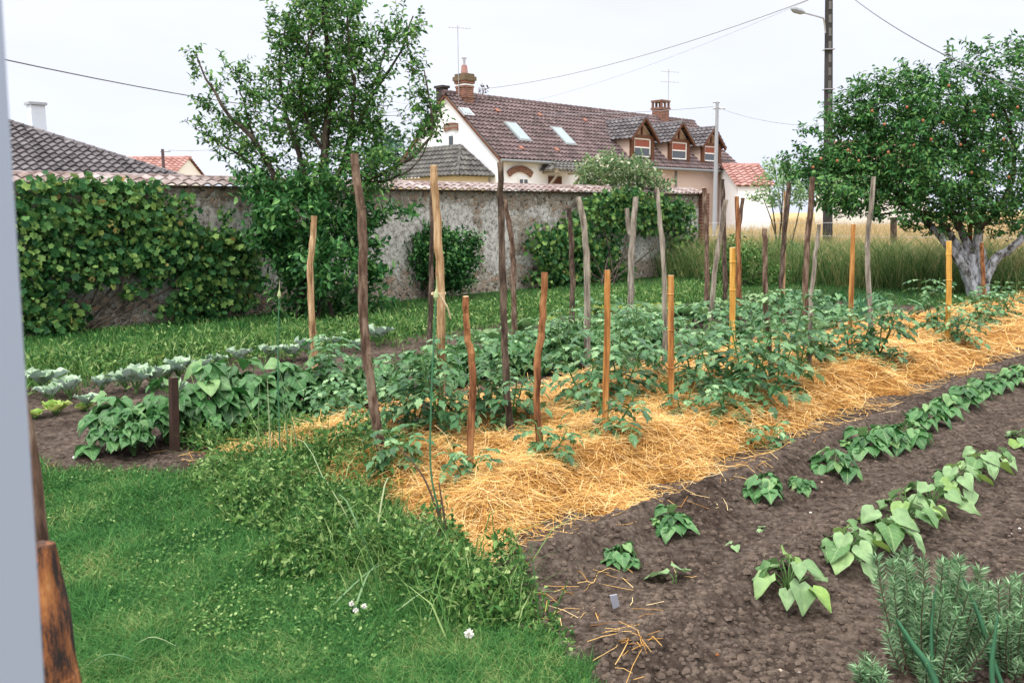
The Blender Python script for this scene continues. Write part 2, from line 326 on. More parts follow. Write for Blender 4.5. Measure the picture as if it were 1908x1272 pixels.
def wallmat():
    m, n, b, o = newmat('old_rubble_wall')
    ms = (1, 1, 1)
    v = n.nodes.new('ShaderNodeTexVoronoi'); v.inputs['Scale'].default_value = 13; v.inputs['Randomness'].default_value = 1
    v2 = n.nodes.new('ShaderNodeTexVoronoi'); v2.feature = 'DISTANCE_TO_EDGE'; v2.inputs['Scale'].default_value = 13
    c = n.nodes.new('ShaderNodeTexCoord'); dn = nz(n, 6, 3); ad = n.nodes.new('ShaderNodeMix'); ad.data_type = 'VECTOR'; ad.inputs['Factor'].default_value = .08
    n.links.new(c.outputs['Object'], ad.inputs['A']); n.links.new(dn.outputs['Color'], ad.inputs['B'])
    n.links.new(ad.outputs['Result'], v.inputs['Vector']); n.links.new(ad.outputs['Result'], v2.inputs['Vector'])
    s = n.nodes.new('ShaderNodeSeparateColor'); n.links.new(v.outputs['Color'], s.inputs[0])
    stone = ramp_(n, [(.09, .068, .052), (.19, .15, .12), (.32, .28, .235), (.30, .19, .12), (.44, .42, .385)]); n.links.new(s.outputs[0], stone.inputs[0])
    edge = ramp_(n, [(0, 0, 0), (1, 1, 1)], [.03, .12]); n.links.new(v2.outputs['Distance'], edge.inputs[0])
    mort = n.nodes.new('ShaderNodeMix'); mort.data_type = 'RGBA'; n.links.new(edge.outputs[0], mort.inputs['Factor']); mort.inputs['A'].default_value = (.36, .33, .28, 1); n.links.new(stone.outputs[0], mort.inputs['B'])
    pl = nz(n, 11, 9, .82); plc = ramp_(n, [(.10, .085, .072), (.32, .30, .275), (.58, .565, .535), (.70, .67, .63)], [.37, .45, .53, .70]); n.links.new(pl.outputs[0], plc.inputs[0])
    # rubble shows where the plaster is gone: low down, under the coping and in patches
    z = n.nodes.new('ShaderNodeSeparateXYZ'); n.links.new(c.outputs['Object'], z.inputs[0])
    zr = ramp_(n, [(.36, .36, .36), (.0, .0, .0), (.0, .0, .0), (.26, .26, .26)], [0.0, .28, .76, .98]); zd = n.nodes.new('ShaderNodeMath'); zd.operation = 'DIVIDE'; zd.inputs[1].default_value = 2.15
    n.links.new(z.outputs[2], zd.inputs[0]); n.links.new(zd.outputs[0], zr.inputs[0])
    pn = nz(n, 1.3, 6, .7); sm = n.nodes.new('ShaderNodeMath'); n.links.new(pn.outputs[0], sm.inputs[0]); n.links.new(zr.outputs[0], sm.inputs[1])
    mk = ramp_(n, [(0, 0, 0), (1, 1, 1)], [.52, .60]); n.links.new(sm.outputs[0], mk.inputs[0])
    f = n.nodes.new('ShaderNodeMix'); f.data_type = 'RGBA'; n.links.new(mk.outputs[0], f.inputs['Factor']); n.links.new(plc.outputs[0], f.inputs['A']); n.links.new(mort.outputs['Result'], f.inputs['B'])
    n.links.new(f.outputs['Result'], b.inputs['Base Color']); b.inputs['Roughness'].default_value = .95; b.inputs['Specular IOR Level'].default_value = .15
    hm = n.nodes.new('ShaderNodeMix'); n.links.new(mk.outputs[0], hm.inputs['Factor']); n.links.new(pl.outputs[0], hm.inputs['A']); n.links.new(edge.outputs[0], hm.inputs['B'])
    bump(n, b, hm.outputs['Result'], .8, .04); return m
WALL = wallmat()
def logmat():
    m, n, b, o = newmat('split_log'); t = nz(n, 24, 10, .8, mapping=(1, 1, .22)); r = ramp_(n, [(.012, .008, .008), (.045, .02, .014), (.22, .075, .025), (.42, .17, .05), (.50, .36, .22)], [.40, .46, .51, .62, .74])
    n.links.new(t.outputs[0], r.inputs[0]); n.links.new(r.outputs[0], b.inputs['Base Color']); b.inputs['Roughness'].default_value = .85; t2 = nz(n, 60, 8, .75, mapping=(1, 1, .12)); bump(n, b, t2.outputs[0], 1.0, .012); return m
SPLIT = logmat()

# ------------------------------------------------------------------ ground heights
EDGE_T = [-9, 0, 2, 3, 4, 5, 5.5, 6, 8, 12]; EDGE_S = [1.9, 2.1, 2.25, 2.6, 2.75, 2.65, 2.3, 1.85, 1.7, 1.6]
def bed_in(s, t):
    """signed distance-like value, > 0 inside the dug garden"""
    s0 = np.interp(t, EDGE_T, EDGE_S) + .22 * (noise(t * 2.5, s * 2.5, 5) - .5) + .16 * (noise(t * 11, s * 11, 6) - .5)
    tmax = np.interp(s, [0, 5, 9, 14, 18], [9.3, 9.3, 9.4, 8.8, 8.4]) + .2 * (noise(s * 2, t * 2, 9) - .5)
    return np.minimum(np.minimum(s - s0, tmax - t), np.interp(t, [-9, 4, 5, 9], [19, 18.5, 15.4, 15.2]) - s)
def straw_in(s, t):
    e = .30 * (noise(s * 2.2, t * 2.2, 3) - .5) + .16 * (noise(s * 7, t * 7, 4) - .5)
    lo = 2.93 + e; hi = np.interp(s, [2, 4, 6, 9, 12, 15, 18], [5.55, 5.5, 5.3, 5.1, 4.9, 4.9, 4.5]) + e
    return np.minimum(np.minimum(t - lo, hi - t), s - (2.72 + e + .12 * np.maximum(t - 4.2, 0) * 0))
def soilH(s, t):
    h = .02 + .05 * (fbm(s * 1.3, t * 1.3, 3, 2) - .45)
    h = h + .12 * np.exp(-((t - 1.74 - .05 * noise(s, s * 0, 8)) / .13) ** 2) + .11 * np.exp(-((t - 2.56 - .04 * noise(s, s * 0, 18)) / .13) ** 2) + .08 * np.exp(-((t - .9) / .13) ** 2) * (s > 6)
    h = h - .03 * np.exp(-((t - 2.15) / .16) ** 2)
    h = h + .04 * (fbm(s * 9, t * 9, 4, 21) - .45) + .020 * (noise(s * 30, t * 30, 31) - .5)
    return h
def strawH(s, t):
    d = np.clip(straw_in(s, t) / .35, 0, 1)
    return d * (.02 + .20 * fbm(s * 1.7, t * 1.7, 3, 40) + .13 * fbm(s * 4.5, t * 4.5, 3, 44)) + .03 * np.exp(-((t - 3.3) / .3) ** 2) * d
def lawnH(x, y):
    s, t = st(x, y); b = .03 * (fbm(x * .8, y * .8, 3, 60) - .45)
    return b - .10 * np.clip(bed_in(s, t) / .12, 0, 1)
def GH(x, y):
    s, t = st(np.asarray(x, float), np.asarray(y, float)); b = bed_in(s, t)
    so = soilH(s, t); so = np.where(b > 0, so * np.clip(b / .1, 0, 1), 0)
    return np.where(b > 0, so + strawH(s, t) * (straw_in(s, t) > 0), .03 * (fbm(x * .8, y * .8, 3, 60) - .45))
def GP(px, py):
    """ground point under a pixel, with the relief"""
    P = G(px, py)
    for _ in range(3): P = G(px, py, float(GH(P[0], P[1])))
    P[2] = float(GH(P[0], P[1])); return P
def Gv(px, py, z):
    d = _f[None] + _R[None] * ((px - 954) / FPX)[:, None] + _U[None] * ((636 - py) / FPX)[:, None]
    return O[None] + d * ((z - EYE) / d[:, 2])[:, None]
def GPv(px, py):
    z = np.zeros(len(px))
    for _ in range(3): P = Gv(px, py, z); z = GH(P[:, 0], P[:, 1])
    P[:, 2] = z; return P
def gridmesh(X, Y, Z):
    a, b = X.shape; i = np.arange(a - 1)[:, None] * b + np.arange(b - 1)[None]
    return np.stack([X, Y, Z], -1).reshape(-1, 3), np.stack([i, i + 1, i + b + 1, i + b], -1).reshape(-1, 4)[:, ::-1]
# far ground sheet to the horizon
q = np.concatenate([-np.geomspace(1500, 3, 30), np.linspace(-2.5, 2.5, 6), np.geomspace(3, 1500, 30)])
X, Y = np.meshgrid(q, q, indexing='ij')
tag(MB().add(*gridmesh(X, Y, np.full_like(X, -.14))).build('ground', FIELD), kind='structure')
xs = np.arange(-9, 16, .1); ys = np.arange(0., 26, .1); X, Y = np.meshgrid(xs, ys, indexing='ij')
V, F = gridmesh(X, Y, lawnH(X, Y)); c = V[F].mean(1); s_, t_ = st(c[:, 0], c[:, 1])
F = F[(s_ < 19.5) & (t_ < 13.6) & (bed_in(s_, t_) < .25)]
tag(MB().add(V, F).build('lawn', GRASSB, smooth=True), kind='structure')
sq = np.concatenate([np.arange(1.4, 7, .02), np.arange(7, 19, .05)]); tq = np.concatenate([np.arange(-3.0, 3.6, .02), np.arange(3.6, 9.7, .05)])
Sg, Tg = np.meshgrid(sq, tq, indexing='ij'); X, Y = xy(Sg, Tg); b = bed_in(Sg, Tg)
Z = np.where(b > 0, soilH(Sg, Tg) * np.clip(b / .1, 0, 1) + .004, -.13 * np.clip(-b / .1, 0, 1))
V, F = gridmesh(X, Y, Z); keep = b.ravel()[F].max(1) > -.1; keep &= (straw_in(Sg, Tg).ravel()[F].min(1) < .25)
tag(MB().add(V, F[keep]).build('soil', SOIL, smooth=True), kind='structure')
# clods
ICO = None
def ico():
    t = (1 + 5 ** .5) / 2; V = norm(np.array([(-1, t, 0), (1, t, 0), (-1, -t, 0), (1, -t, 0), (0, -1, t), (0, 1, t), (0, -1, -t), (0, 1, -t), (t, 0, -1), (t, 0, 1), (-t, 0, -1), (-t, 0, 1)], float))
    F = np.array([(0, 11, 5), (0, 5, 1), (0, 1, 7), (0, 7, 10), (0, 10, 11), (1, 5, 9), (5, 11, 4), (11, 10, 2), (10, 7, 6), (7, 1, 8), (3, 9, 4), (3, 4, 2), (3, 2, 6), (3, 6, 8), (3, 8, 9), (4, 9, 5), (2, 4, 11), (6, 2, 10), (8, 6, 7), (9, 8, 1)])
    return V, F
IV, IF = ico()
def blobs(mb, P, r, g=rng, sq=.7):
    n = len(P); V = P[:, None] + IV[None] * (r[:, None, None]) * (1 + .5 * (g.random((n, 12, 1)) - .5)) * np.array([1, 1, sq])
    mb.add(V.reshape(-1, 3), [(IF[None] + (np.arange(n) * 12)[:, None, None]).reshape(-1, 3)])
def spread(n, ymin, ymax, xr0=-.72, xr1=.72, power=1.0, g=rng):
    """points thinning with distance, over the whole area in front"""
    u = g.random(n); y = 1 / (1 / ymin + u * (1 / ymax - 1 / ymin)); x = y * (xr0 + (xr1 - xr0) * g.random(n)); return x, y
x, y = spread(100000, 2.3, 12, -.5, .75); s_, t_ = st(x, y); m_ = (bed_in(s_, t_) > .03) & (straw_in(s_, t_) < .0)
x, y = x[m_], y[m_]; r = .0025 + .002 * rng.random(len(x)) + .016 * rng.random(len(x)) ** 9
mb = MB(); blobs(mb, np.stack([x, y, GH(x, y) + r * .2], 1), r)
tag(mb.build('soil_clods', CLOD), 'crumbly brown clods of dug earth scattered over the bare soil rows', 'soil clods', kind='stuff')

# ------------------------------------------------------------------ straw
sq = np.concatenate([np.arange(2.3, 8, .03), np.arange(8, 19, .06)]); tq = np.arange(2.6, 6.0, .03)
Sg, Tg = np.meshgrid(sq, tq, indexing='ij'); X, Y = xy(Sg, Tg); ins = straw_in(Sg, Tg)
Z = soilH(Sg, Tg) + np.where(ins > 0, strawH(Sg, Tg) - .012, -.05)
V, F = gridmesh(X, Y, Z); F = F[ins.ravel()[F].max(1) > 0]
mb = MB(); mb.add(V, F, 0)
def strands(mb, x, y, L, wd, lift, tilt, g=rng, m=1, zoff=0):
    n = len(x); a = g.random(n) * 2 * np.pi; ti = (g.random(n) - .35) * tilt
    Dr = np.stack([np.cos(a) * np.cos(ti), np.sin(a) * np.cos(ti), np.sin(ti)], 1)
    side = norm(np.cross(Dr, ZD[None])); bend = norm(g.normal(size=(n, 3))) * (L * .20 * g.random(n))[:, None]
    P = np.stack([x, y, GH(x, y) + lift * g.random(n) + zoff], 1); h = (L / 2)[:, None]
    A = P - Dr * h; Cc = P + Dr * h
    for Q in (A, Cc):
        gz = GH(Q[:, 0], Q[:, 1]) + .003; Q[:, 2] = np.maximum(Q[:, 2], gz)
    Bm = (A + Cc) / 2 + bend; Bm[:, 2] = np.maximum(Bm[:, 2], GH(Bm[:, 0], Bm[:, 1]) + .004)
    ws = (wd * side.T).T; up = np.array([0, 0, 1.]) * wd[:, None] * .7
    V = np.stack([A - ws, A + ws, Bm - ws, Bm + ws, Cc - ws, Cc + ws, A + up, Bm + up, Cc + up], 1)
    F = np.array([(0, 6, 7, 2), (6, 1, 3, 7), (2, 7, 8, 4), (7, 3, 5, 8)])
    mb.add(V.reshape(-1, 3), [(F[None] + (np.arange(n) * 9)[:, None, None]).reshape(-1, 4)], m)
for cnt, y0, y1, tl, lf in ((62000, 3.4, 20, .5, .035), (16000, 3.4, 16, 1.3, .07)):
    x, y = spread(int(cnt * 1.35), y0, y1, -.42, .75); s_, t_ = st(x, y); k = straw_in(s_, t_) > .0
    x, y = x[k], y[k]; f = np.clip(y / 6, .8, 2.2)
    strands(mb, x, y, (.08 + .20 * rng.random(len(x)) ** 1.4) * np.sqrt(f), .0013 * f * (.6 + .8 * rng.random(len(x))), lf, tl)
# loose stems that fell beyond the edges and the scattered ones on the soil
x, y = spread(60000, 3.2, 18, -.5, .75); s_, t_ = st(x, y); k = (straw_in(s_, t_) < .02) & (straw_in(s_, t_) > -.42) & (bed_in(s_, t_) > -.3) & (rng.random(len(x)) < .55 * np.exp(np.minimum(straw_in(s_, t_), 0) / .09))
x, y = x[k], y[k]; strands(mb, x, y, .08 + .2 * rng.random(len(x)), .0017 * (np.clip(y / 6, .8, 2)), .01, .12)
for (cx, cy, rx, ry, nn) in ((1180, 1200, 45, 30, 26), (1130, 1085, 45, 22, 9), (1050, 1130, 70, 50, 14), (1200, 1130, 60, 30, 4), (1250, 920, 70, 30, 30), (1380, 880, 70, 20, 25), (950, 1090, 110, 50, 34), (560, 840, 120, 22, 130), (380, 845, 60, 12, 12), (1280, 1060, 60, 30, 2), (170, 900, 80, 30, 4), (250, 1000, 90, 60, 4)):
    pts = np.array([GP(cx + rx * random.gauss(0, .6), cy + ry * random.gauss(0, .6)) for _ in range(nn)])
    strands(mb, pts[:, 0], pts[:, 1], .05 + .13 * rng.random(nn), .0009 + .0006 * rng.random(nn), .012, .25)
tag(mb.build('straw_mulch', [STRAWB, STRAW]), 'thick golden straw mulch spread between the staked tomato rows', 'straw', kind='stuff')

# ------------------------------------------------------------------ grass
def blades(mb, P, h, wd, lean=.5, g=rng, m=0, seg=2):
    n = len(P); a = g.random(n) * 2 * np.pi; side = np.stack([np.cos(a), np.sin(a), 0 * a], 1); b = g.random(n) * 2 * np.pi
    Ld = np.stack([np.cos(b), np.sin(b), 0 * b], 1) * (h * lean * (.2 + g.random(n)))[:, None]
    M_ = P + Ld * .35 + ZD * (h * .6)[:, None]; T = P + Ld + ZD * (h * (1 - .25 * g.random(n)))[:, None]; ws = side * wd[:, None]
    V = np.stack([P - ws, P + ws, M_ - ws * .8, M_ + ws * .8, T], 1).reshape(-1, 3); o = (np.arange(n) * 5)[:, None, None]
    mb.add(V, [(np.array([[(0, 1, 3, 2)]]) + o).reshape(-1, 4), (np.array([[(2, 3, 4)]]) + o).reshape(-1, 3)], m)
mb = MB(); x, y = spread(330000, 2.3, 8.0, -.75, .25); s_, t_ = st(x, y); k = (bed_in(s_, t_) < .04)
k &= rng.random(len(x)) < np.interp(-bed_in(s_, t_), [-.04, .25, .5], [.25, .8, 1])
x, y = x[k], y[k]; f = np.clip(y / 4, .8, 2.5)
hh = (.026 + .036 * rng.random(len(x)) + .035 * fbm(x * 3, y * 3, 2, 70) * (fbm(x * 1.3, y * 1.3, 2, 71) > .36))
blades(mb, np.stack([x, y, lawnH(x, y)], 1), hh, .0016 * f, 1.4)
x, y = spread(150000, 8.0, 22, -.75, .8); s_, t_ = st(x, y); k = (bed_in(s_, t_) < .04) & (t_ < 13.3) & (s_ < 18.6)
x, y = x[k], y[k]; blades(mb, np.stack([x, y, lawnH(x, y)], 1), .05 + .09 * rng.random(len(x)) * fbm(x * 2, y * 2, 2, 73) * 1.6, .0045 + 0 * x, .7)
tag(mb.build('lawn_grass', LAWN), 'short green lawn grass around the vegetable beds', 'grass', kind='stuff')
def st_range(n, s0, s1, t0, t1, g=rng):
    s = s0 + (s1 - s0) * g.random(n); t = t0 + (t1 - t0) * g.random(n); return xy(s, t)
# tall grass along the boundary beyond the bed, green below, straw-coloured heads above
mb = MB(); x, y = st_range(38000, 18.3, 21.5, -4, 13.2); k = (rng.random(len(x)) < .35 + fbm(x, y, 2, 80)); x, y = x[k], y[k]
blades(mb, np.stack([x, y, 0 * x - .1], 1), .55 + 1.15 * rng.random(len(x)) * fbm(x * 1.5, y * 1.5, 2, 81) * 1.6, .008 + 0 * x, .8)
x, y = st_range(14000, 18.3, 20.5, -4, 13.2); k = fbm(x, y, 3, 83) > .42; x, y = x[k], y[k]; P = np.stack([x, y, (.1 + .9 * rng.random(len(x))) * fbm(x * 1.3, y * 1.3, 2, 84) * 1.5], 1); scatter(mb, OV[0], OV[1], P, rdir(len(P), .3), rdir(len(P), .8), .08 + .05 * rng.random(len(P)), .035)
x, y = st_range(3000, 19.6, 21.5, 8.5, 14.5); blades(mb, np.stack([x, y, 0 * x - .1], 1), .8 + .5 * rng.random(len(x)), .007 + 0 * x, .5)
tag(mb.build('tall_grass', TALLG), 'tall unmown green grass along the fence beyond the beds', 'tall grass', kind='stuff')
mb = MB(); x, y = st_range(34000, 19.0, 26, -6, 14); P = np.stack([x, y, 0 * x - .12], 1); h = .95 + .45 * rng.random(len(x))
blades(mb, P, h * (.6 + .8 * fbm(x * 1.2, y * 1.2, 2, 86)), .003 + 0 * x, .6)
x, y = spread(60000, 22, 130, .1, .8); s_, t_ = st(x, y); k = s_ > 25; x, y = x[k], y[k]; blades(mb, np.stack([x, y, 0 * x - .12], 1), 1.05 + .4 * rng.random(len(x)), .004 * y / 20, .4)
tag(mb.build('dry_meadow_grass', DRYG), 'pale golden ripe meadow grass reaching away to the horizon', 'meadow grass', kind='stuff')
# weeds: low leafy cover on a slight mound at the end of the straw
def weedpatch(mb, pxc, n, mound, leaf=(.012, .022), up=.6, L=RH):
    pts = []
    for cx, cy, rx, ry, wgt in pxc:
        k = int(n * wgt); r = rng.random(k) ** .5; a = rng.random(k) * 6.283
        P = GPv(cx + rx * r * np.cos(a), cy + ry * r * np.sin(a)); e = 1 - r ** 3
        P[:, 2] += mound * e * (.15 + 1.5 * fbm(P[:, 0] * 6, P[:, 1] * 6, 2, 90) ** 1.5) * (.2 + .8 * rng.random(k) ** .6); pts.append(P)
    P = np.concatenate(pts); m = len(P)
    sz = leaf[0] + (leaf[1] - leaf[0]) * rng.random(m); scatter(mb, L[0], L[1], P, rdir(m, .25), rdir(m, .8), sz * np.where(rng.random(m) < .25, 1.6, 1), sz * rng.choice([.32, .5, .8], m))
mb = MB()
weedpatch(mb, [(560, 930, 190, 80, .34), (640, 1000, 130, 80, .2), (480, 900, 150, 45, .16), (800, 1060, 90, 70, .1), (700, 880, 90, 30, .04), (900, 1130, 100, 60, .08), (560, 1060, 100, 40, .05)], 27000, .34, (.014, .036))
weedpatch(mb, [(700, 1170, 220, 70, .3), (420, 960, 150, 60, .12), (860, 1215, 150, 50, .2), (230, 960, 140, 60, .1), (950, 1150, 90, 60, .05), (520, 1230, 300, 40, .12), (650, 1080, 200, 40, .12), (1000, 1200, 70, 70, .12), (1020, 1260, 60, 30, .06)], 9000, .035, (.012, .026), L=OV)
weedpatch(mb, [(460, 800, 110, 40, .5), (380, 820, 60, 26, .2), (560, 800, 60, 40, .3)], 6000, .26, (.015, .05))
# clover patches and dead blades scattered through the lawn
x, y = spread(60000, 2.3, 7.5, -.75, .25); s_, t_ = st(x, y); k = (bed_in(s_, t_) < -.02) & (fbm(x * 2.6, y * 2.6, 3, 111) > .50); x, y = x[k], y[k]; n = len(x)
scatter(mb, OV[0], OV[1], np.stack([x, y, GH(x, y) + .018 + .03 * rng.random(n)], 1), rdir(n, .1), rdir(n, 1.5), .011 + .010 * rng.random(n), .010 + .006 * rng.random(n))
P = []
for _ in range(1500):
    a = rng.normal(size=2); cx, cy = random.choice([(560, 930), (640, 1000), (820, 1090), (700, 1040), (500, 830), (520, 860), (880, 1130)]); P.append(GP(cx + 70 * a[0], min(cy + 35 * a[1], 1240)))
P = np.array(P); blades(mb, P, .08 + .22 * rng.random(len(P)), .0018 + .002 * rng.random(len(P)), 1.1)
tag(mb.build('weeds', WEED), 'tangled low weeds and clover spilling between lawn and straw', 'weeds', kind='stuff')
# strip of feathery greens and weeds behind the cabbages
mb = MB(); pts = []
for _ in range(17000):
    s = 2.3 + 13 * rng.random() ** 1.3; t = 9.75 + .55 * rng.normal(); x, y = xy(s, t); h = .30 * float(fbm(s * 2.0, t * 2.0, 2, 95)) * 1.5
    pts.append((x, y, h * rng.random() ** .6))
P = np.array(pts); scatter(mb, RH[0], RH[1], P, rdir(len(P), .5), rdir(len(P), .8), .05 + .05 * rng.random(len(P)), .03)
P = P[::2].copy(); P[:, 2] = 0; blades(mb, P, .12 + .2 * rng.random(len(P)), .005 + 0 * P[:, 0], .6)
tag(mb.build('green_undergrowth', WEED), 'mixed green undergrowth edging the beds in front of the wall lawn', 'undergrowth', kind='stuff')
# pale fallen leek leaves
mb = MB(); g = random.Random(3)
for a, b_ in (((530, 830), (640, 1000)), ((540, 900), (680, 1040)), ((620, 1140), (760, 1050)), ((700, 1020), (740, 880)), ((690, 1050), (600, 960)), ((450, 880), (560, 870)), ((740, 1150), (860, 1110)), ((660, 1150), (710, 1060)), ((760, 1080), (840, 1050)), ((540, 850), (560, 740)), ((505, 860), (540, 720)), ((480, 860), (470, 740)), ((560, 860), (640, 760)), ((150, 1262), (260, 1252)), ((240, 1225), (330, 1222))):
    A = GP(*a); B = GP(b_[0], max(b_[1], a[1] - 60) if b_[1] < 800 else b_[1]); lift = .22 if b_[1] > 800 and a[1] < 1100 else .08
    if b_[1] < 800: B = A + np.array([g.uniform(-.15, .2), g.uniform(-.1, .2), .55])
    mid = (A + B) / 2 + ZD * lift; P_ = curve_pts([A + ZD * .03, mid, B + ZD * .04], 8)
    wv = np.linspace(.005, .0015, 8); sd = norm(np.cross(B - A, ZD)); V = np.concatenate([P_ - sd * wv[:, None], P_ + sd * wv[:, None]])
    mb.add(V, np.array([(i, i + 1, i + 9, i + 8) for i in range(7)]))
tag(mb.build('fallen_leek_leaves', leafmat('pale_leek_leaf', [(.08, .17, .08), (.17, .26, .13), (.28, .32, .18)])), 'long pale leek leaves lying over the weeds', 'leek leaves', kind='stuff')

# ------------------------------------------------------------------ buildings
def tiled(mb, A, Bp, Cp, Dp, cw=.26, ch=.30, amp=.060, lip=.06, poly=None, m=0):
    """tiled slope: A,B eave corners, D,C ridge corners (A-D one side). each tile its own wavy sheet"""
    A, Bp, Cp, Dp = map(lambda v: np.array(v, float), (A, Bp, Cp, Dp)); e = Bp - A; Le = np.linalg.norm(e); e = e / Le
    up = (Dp - A) - np.dot(Dp - A, e) * e; Lu = np.linalg.norm(up); up = up / Lu; N = np.cross(e, up); N = N if N[2] > 0 else -N
    a0, a1 = np.dot(Dp - A, e), np.dot(Cp - A, e); nr = max(1, round(Lu / ch)); chh = Lu / nr; k = 7; V = []; F = []
    prof = np.array([0.15, .55, 1., .9, .35, -.25, .15]); u = np.linspace(0, 1, k)
    for r in range(nr):
        y0 = r * chh; y1 = y0 + chh * 1.06; f0 = (y0 + .5 * chh) / Lu; lo = a0 * f0; hi = Le + (a1 - Le) * f0
        i0 = math.floor(lo / cw) ; i1 = math.ceil(hi / cw)
        for i in range(i0, i1):
            x0 = i * cw + 0.0; xa = np.clip(x0 + u * cw, lo, hi)
            if xa[-1] - xa[0] < .02: continue
            b0 = A + e * xa[:, None] + up * y0 + N * (prof * amp + lip)[:, None]; b1 = A + e * xa[:, None] + up * min(y1, Lu) + N * (prof * amp)[:, None]
            bl = b0 - N * lip * 1.3
            n0 = len(V) ; V.extend(b0); V.extend(b1); V.extend(bl)
            F.extend([(n0 + j, n0 + j + 1, n0 + k + j + 1, n0 + k + j) for j in range(k - 1)]); F.extend([(n0 + 2 * k + j, n0 + 2 * k + j + 1, n0 + j + 1, n0 + j) for j in range(k - 1)])
    mb.add(np.array(V), np.array(F), m)
def ridgecap(mb, A, B, r=.10, step=.38, m=0):
    A = np.array(A, float); B = np.array(B, float); L = np.linalg.norm(B - A); n = max(2, int(L / step)); d = (B - A) / n
    for i in range(n): mb.add(*tube([A + d * i, A + d * (i + 1.04)], [r * 1.12, r * .95], 8), m)
def quad(mb, a, b, c, d, m=0): mb.add([a, b, c, d], np.array([(0, 1, 2, 3)]), m)

house = empty('white_farmhouse', D(930, 400, 38.0) * np.array([1, 1, 0])); HC = np.array(house.location)
tag(house, 'long white farmhouse with brown tiled roof, skylights and three dormers behind the wall', 'house')
def hp(a, b, z): return HC + UD * a + ND * b + ZD * z
W2, EZ, RZ, HL = 3.22, 4.09, 6.85, 19.2
pitchv = (RZ - EZ) / W2
mb = MB()
# walls: front (white part and pinkish part), gables
for a0, a1, mi in ((0, 10.3, 0), (10.3, HL, 1)):
    quad(mb, hp(a0, 0, 0), hp(a1, 0, 0), hp(a1, 0, EZ), hp(a0, 0, EZ), mi); quad(mb, hp(a1, 2 * W2, 0), hp(a0, 2 * W2, 0), hp(a0, 2 * W2, EZ), hp(a1, 2 * W2, EZ), mi)
for a, mi in ((0, 0), (HL, 1)):
    mb.add([hp(a, 0, 0), hp(a, 2 * W2, 0), hp(a, 2 * W2, EZ), hp(a, W2, RZ - .02), hp(a, 0, EZ)], np.array([(0, 1, 2, 3, 4)]), mi)
mb.build('wall', [WHITER, PINKR], house)
mb = MB(); ov = .32
tiled(mb, hp(-.15, -ov, EZ - ov * pitchv + .1), hp(HL + .15, -ov, EZ - ov * pitchv + .1), hp(HL + .15, W2, RZ + .1), hp(-.15, W2, RZ + .1))
tiled(mb, hp(HL + .15, 2 * W2 + ov, EZ - ov * pitchv + .1), hp(-.15, 2 * W2 + ov, EZ - ov * pitchv + .1), hp(-.15, W2, RZ + .1), hp(HL + .15, W2, RZ + .1))
ridgecap(mb, hp(-.2, W2, RZ + .1), hp(HL + .2, W2, RZ + .1), .12)
roof = mb.build('roof', T_HOUSE, house)
mb = MB()  # verge boards and eave soffit
for a in (-.13, HL + .13):
    for s1 in (-1, 1):
        b0 = W2 + s1 * (W2 + ov); P0 = hp(a, b0, EZ - ov * pitchv - .03); P1 = hp(a, W2, RZ - .03)
        mb.add(*tube([P0, P1], .055, 4))
mb.add(*box(hp(HL / 2, -.12, EZ - .12), (HL / 2, .10, .05), HA))
for i in range(int(HL / .45)): mb.add(*box(hp(.3 + i * .45, -.22, EZ - .16), (.04, .12, .05), HA))
mb.build('verge_board', plain('terracotta_verge', (.14, .07, .05), .8, 0, .35), house)
gut = MB().add(*tube([hp(-.2, -ov - .05, EZ - ov * pitchv + .03), hp(HL + .2, -ov - .05, EZ - ov * pitchv + .03)], .07, 8)).build('gutter', ZINC, house)
MB().add(*tube([hp(-.08, -ov, EZ - .25), hp(.1, -.1, EZ - .6), hp(.1, -.08, 0.1)], .05, 8)).build('downpipe', ZINC, house)
MB().add(*tube([hp(12.9, -.08, EZ - .3), hp(12.9, -.08, 0.1)], .05, 8)).build('downpipe', ZINC, house)
# roof-plane frame for skylights and vents
slope = norm(hp(0, W2, RZ) - hp(0, 0, EZ)); RN = np.cross(UD, slope); RN = RN if RN[2] > 0 else -RN
def onroof(px, py): return plane_hit(px, py, hp(0, W2, RZ + .12), RN)
for px, py, wa, wb in ((963.5, 248, .34, .62), (1048.5, 256, .34, .62), (868, 211, .24, .2)):
    P = onroof(px, py); fr = MB().add(*box(P + RN * .05, (wa + .06, wb + .07, .05), (UD, slope, RN))).build('skylight', ZINC if wb > .3 else METALG, house)
    o = MB().add(*box(P + RN * .105, (wa - .02, wb - .03, .012), (UD, slope, RN))).build('glass_pane', SKYGL, origin=HC); o.parent = fr; o.location = (0, 0, 0)
for px, py in ((925, 208), (1004, 216), (1089, 226), (970, 278), (1036, 281)):
    P = onroof(px, py); MB().add(*box(P + RN * .06, (.11, .11, .045), (UD, slope, RN))).build('roof_vent', T_VENT, house)
# chimneys
def sub(mb_, name, mat, par, smooth=False):
    o = mb_.build(name, mat, origin=HC, smooth=smooth); o.location = (0, 0, 0); o.parent = par; return o
def chim(a, b, base, top, hw, hd):
    m = MB(); m.add(*box(hp(a, b, (base + top) / 2), (hw, hd, (top - base) / 2), HA)); return m
PC = plane_hit(858, 200, hp(0, W2, 0), ND); ac = float(np.dot(PC - hp(0, W2, 0), UD)); ac = max(ac, .35)
def zat(px, py, a, b): # height of a pixel at house position
    P = hp(a, b, 0); return float(D(px, py, P[1])[2])
zt = zat(858, 140, ac, W2)
m = chim(ac, W2 - .3, RZ - .6, zt - .30, .26, .30)
for k, (ex, z0, z1) in enumerate(((.025, zt - 1.05, zt - .98), (.025, zt - .60, zt - .52), (.05, zt - .42, zt - .30))):
    m.add(*box(hp(ac, W2 - .3, (z0 + z1) / 2), (.26 + ex, .30 + ex, (z1 - z0) / 2), HA))
ch1 = m.build('chimney', BRICK, house)
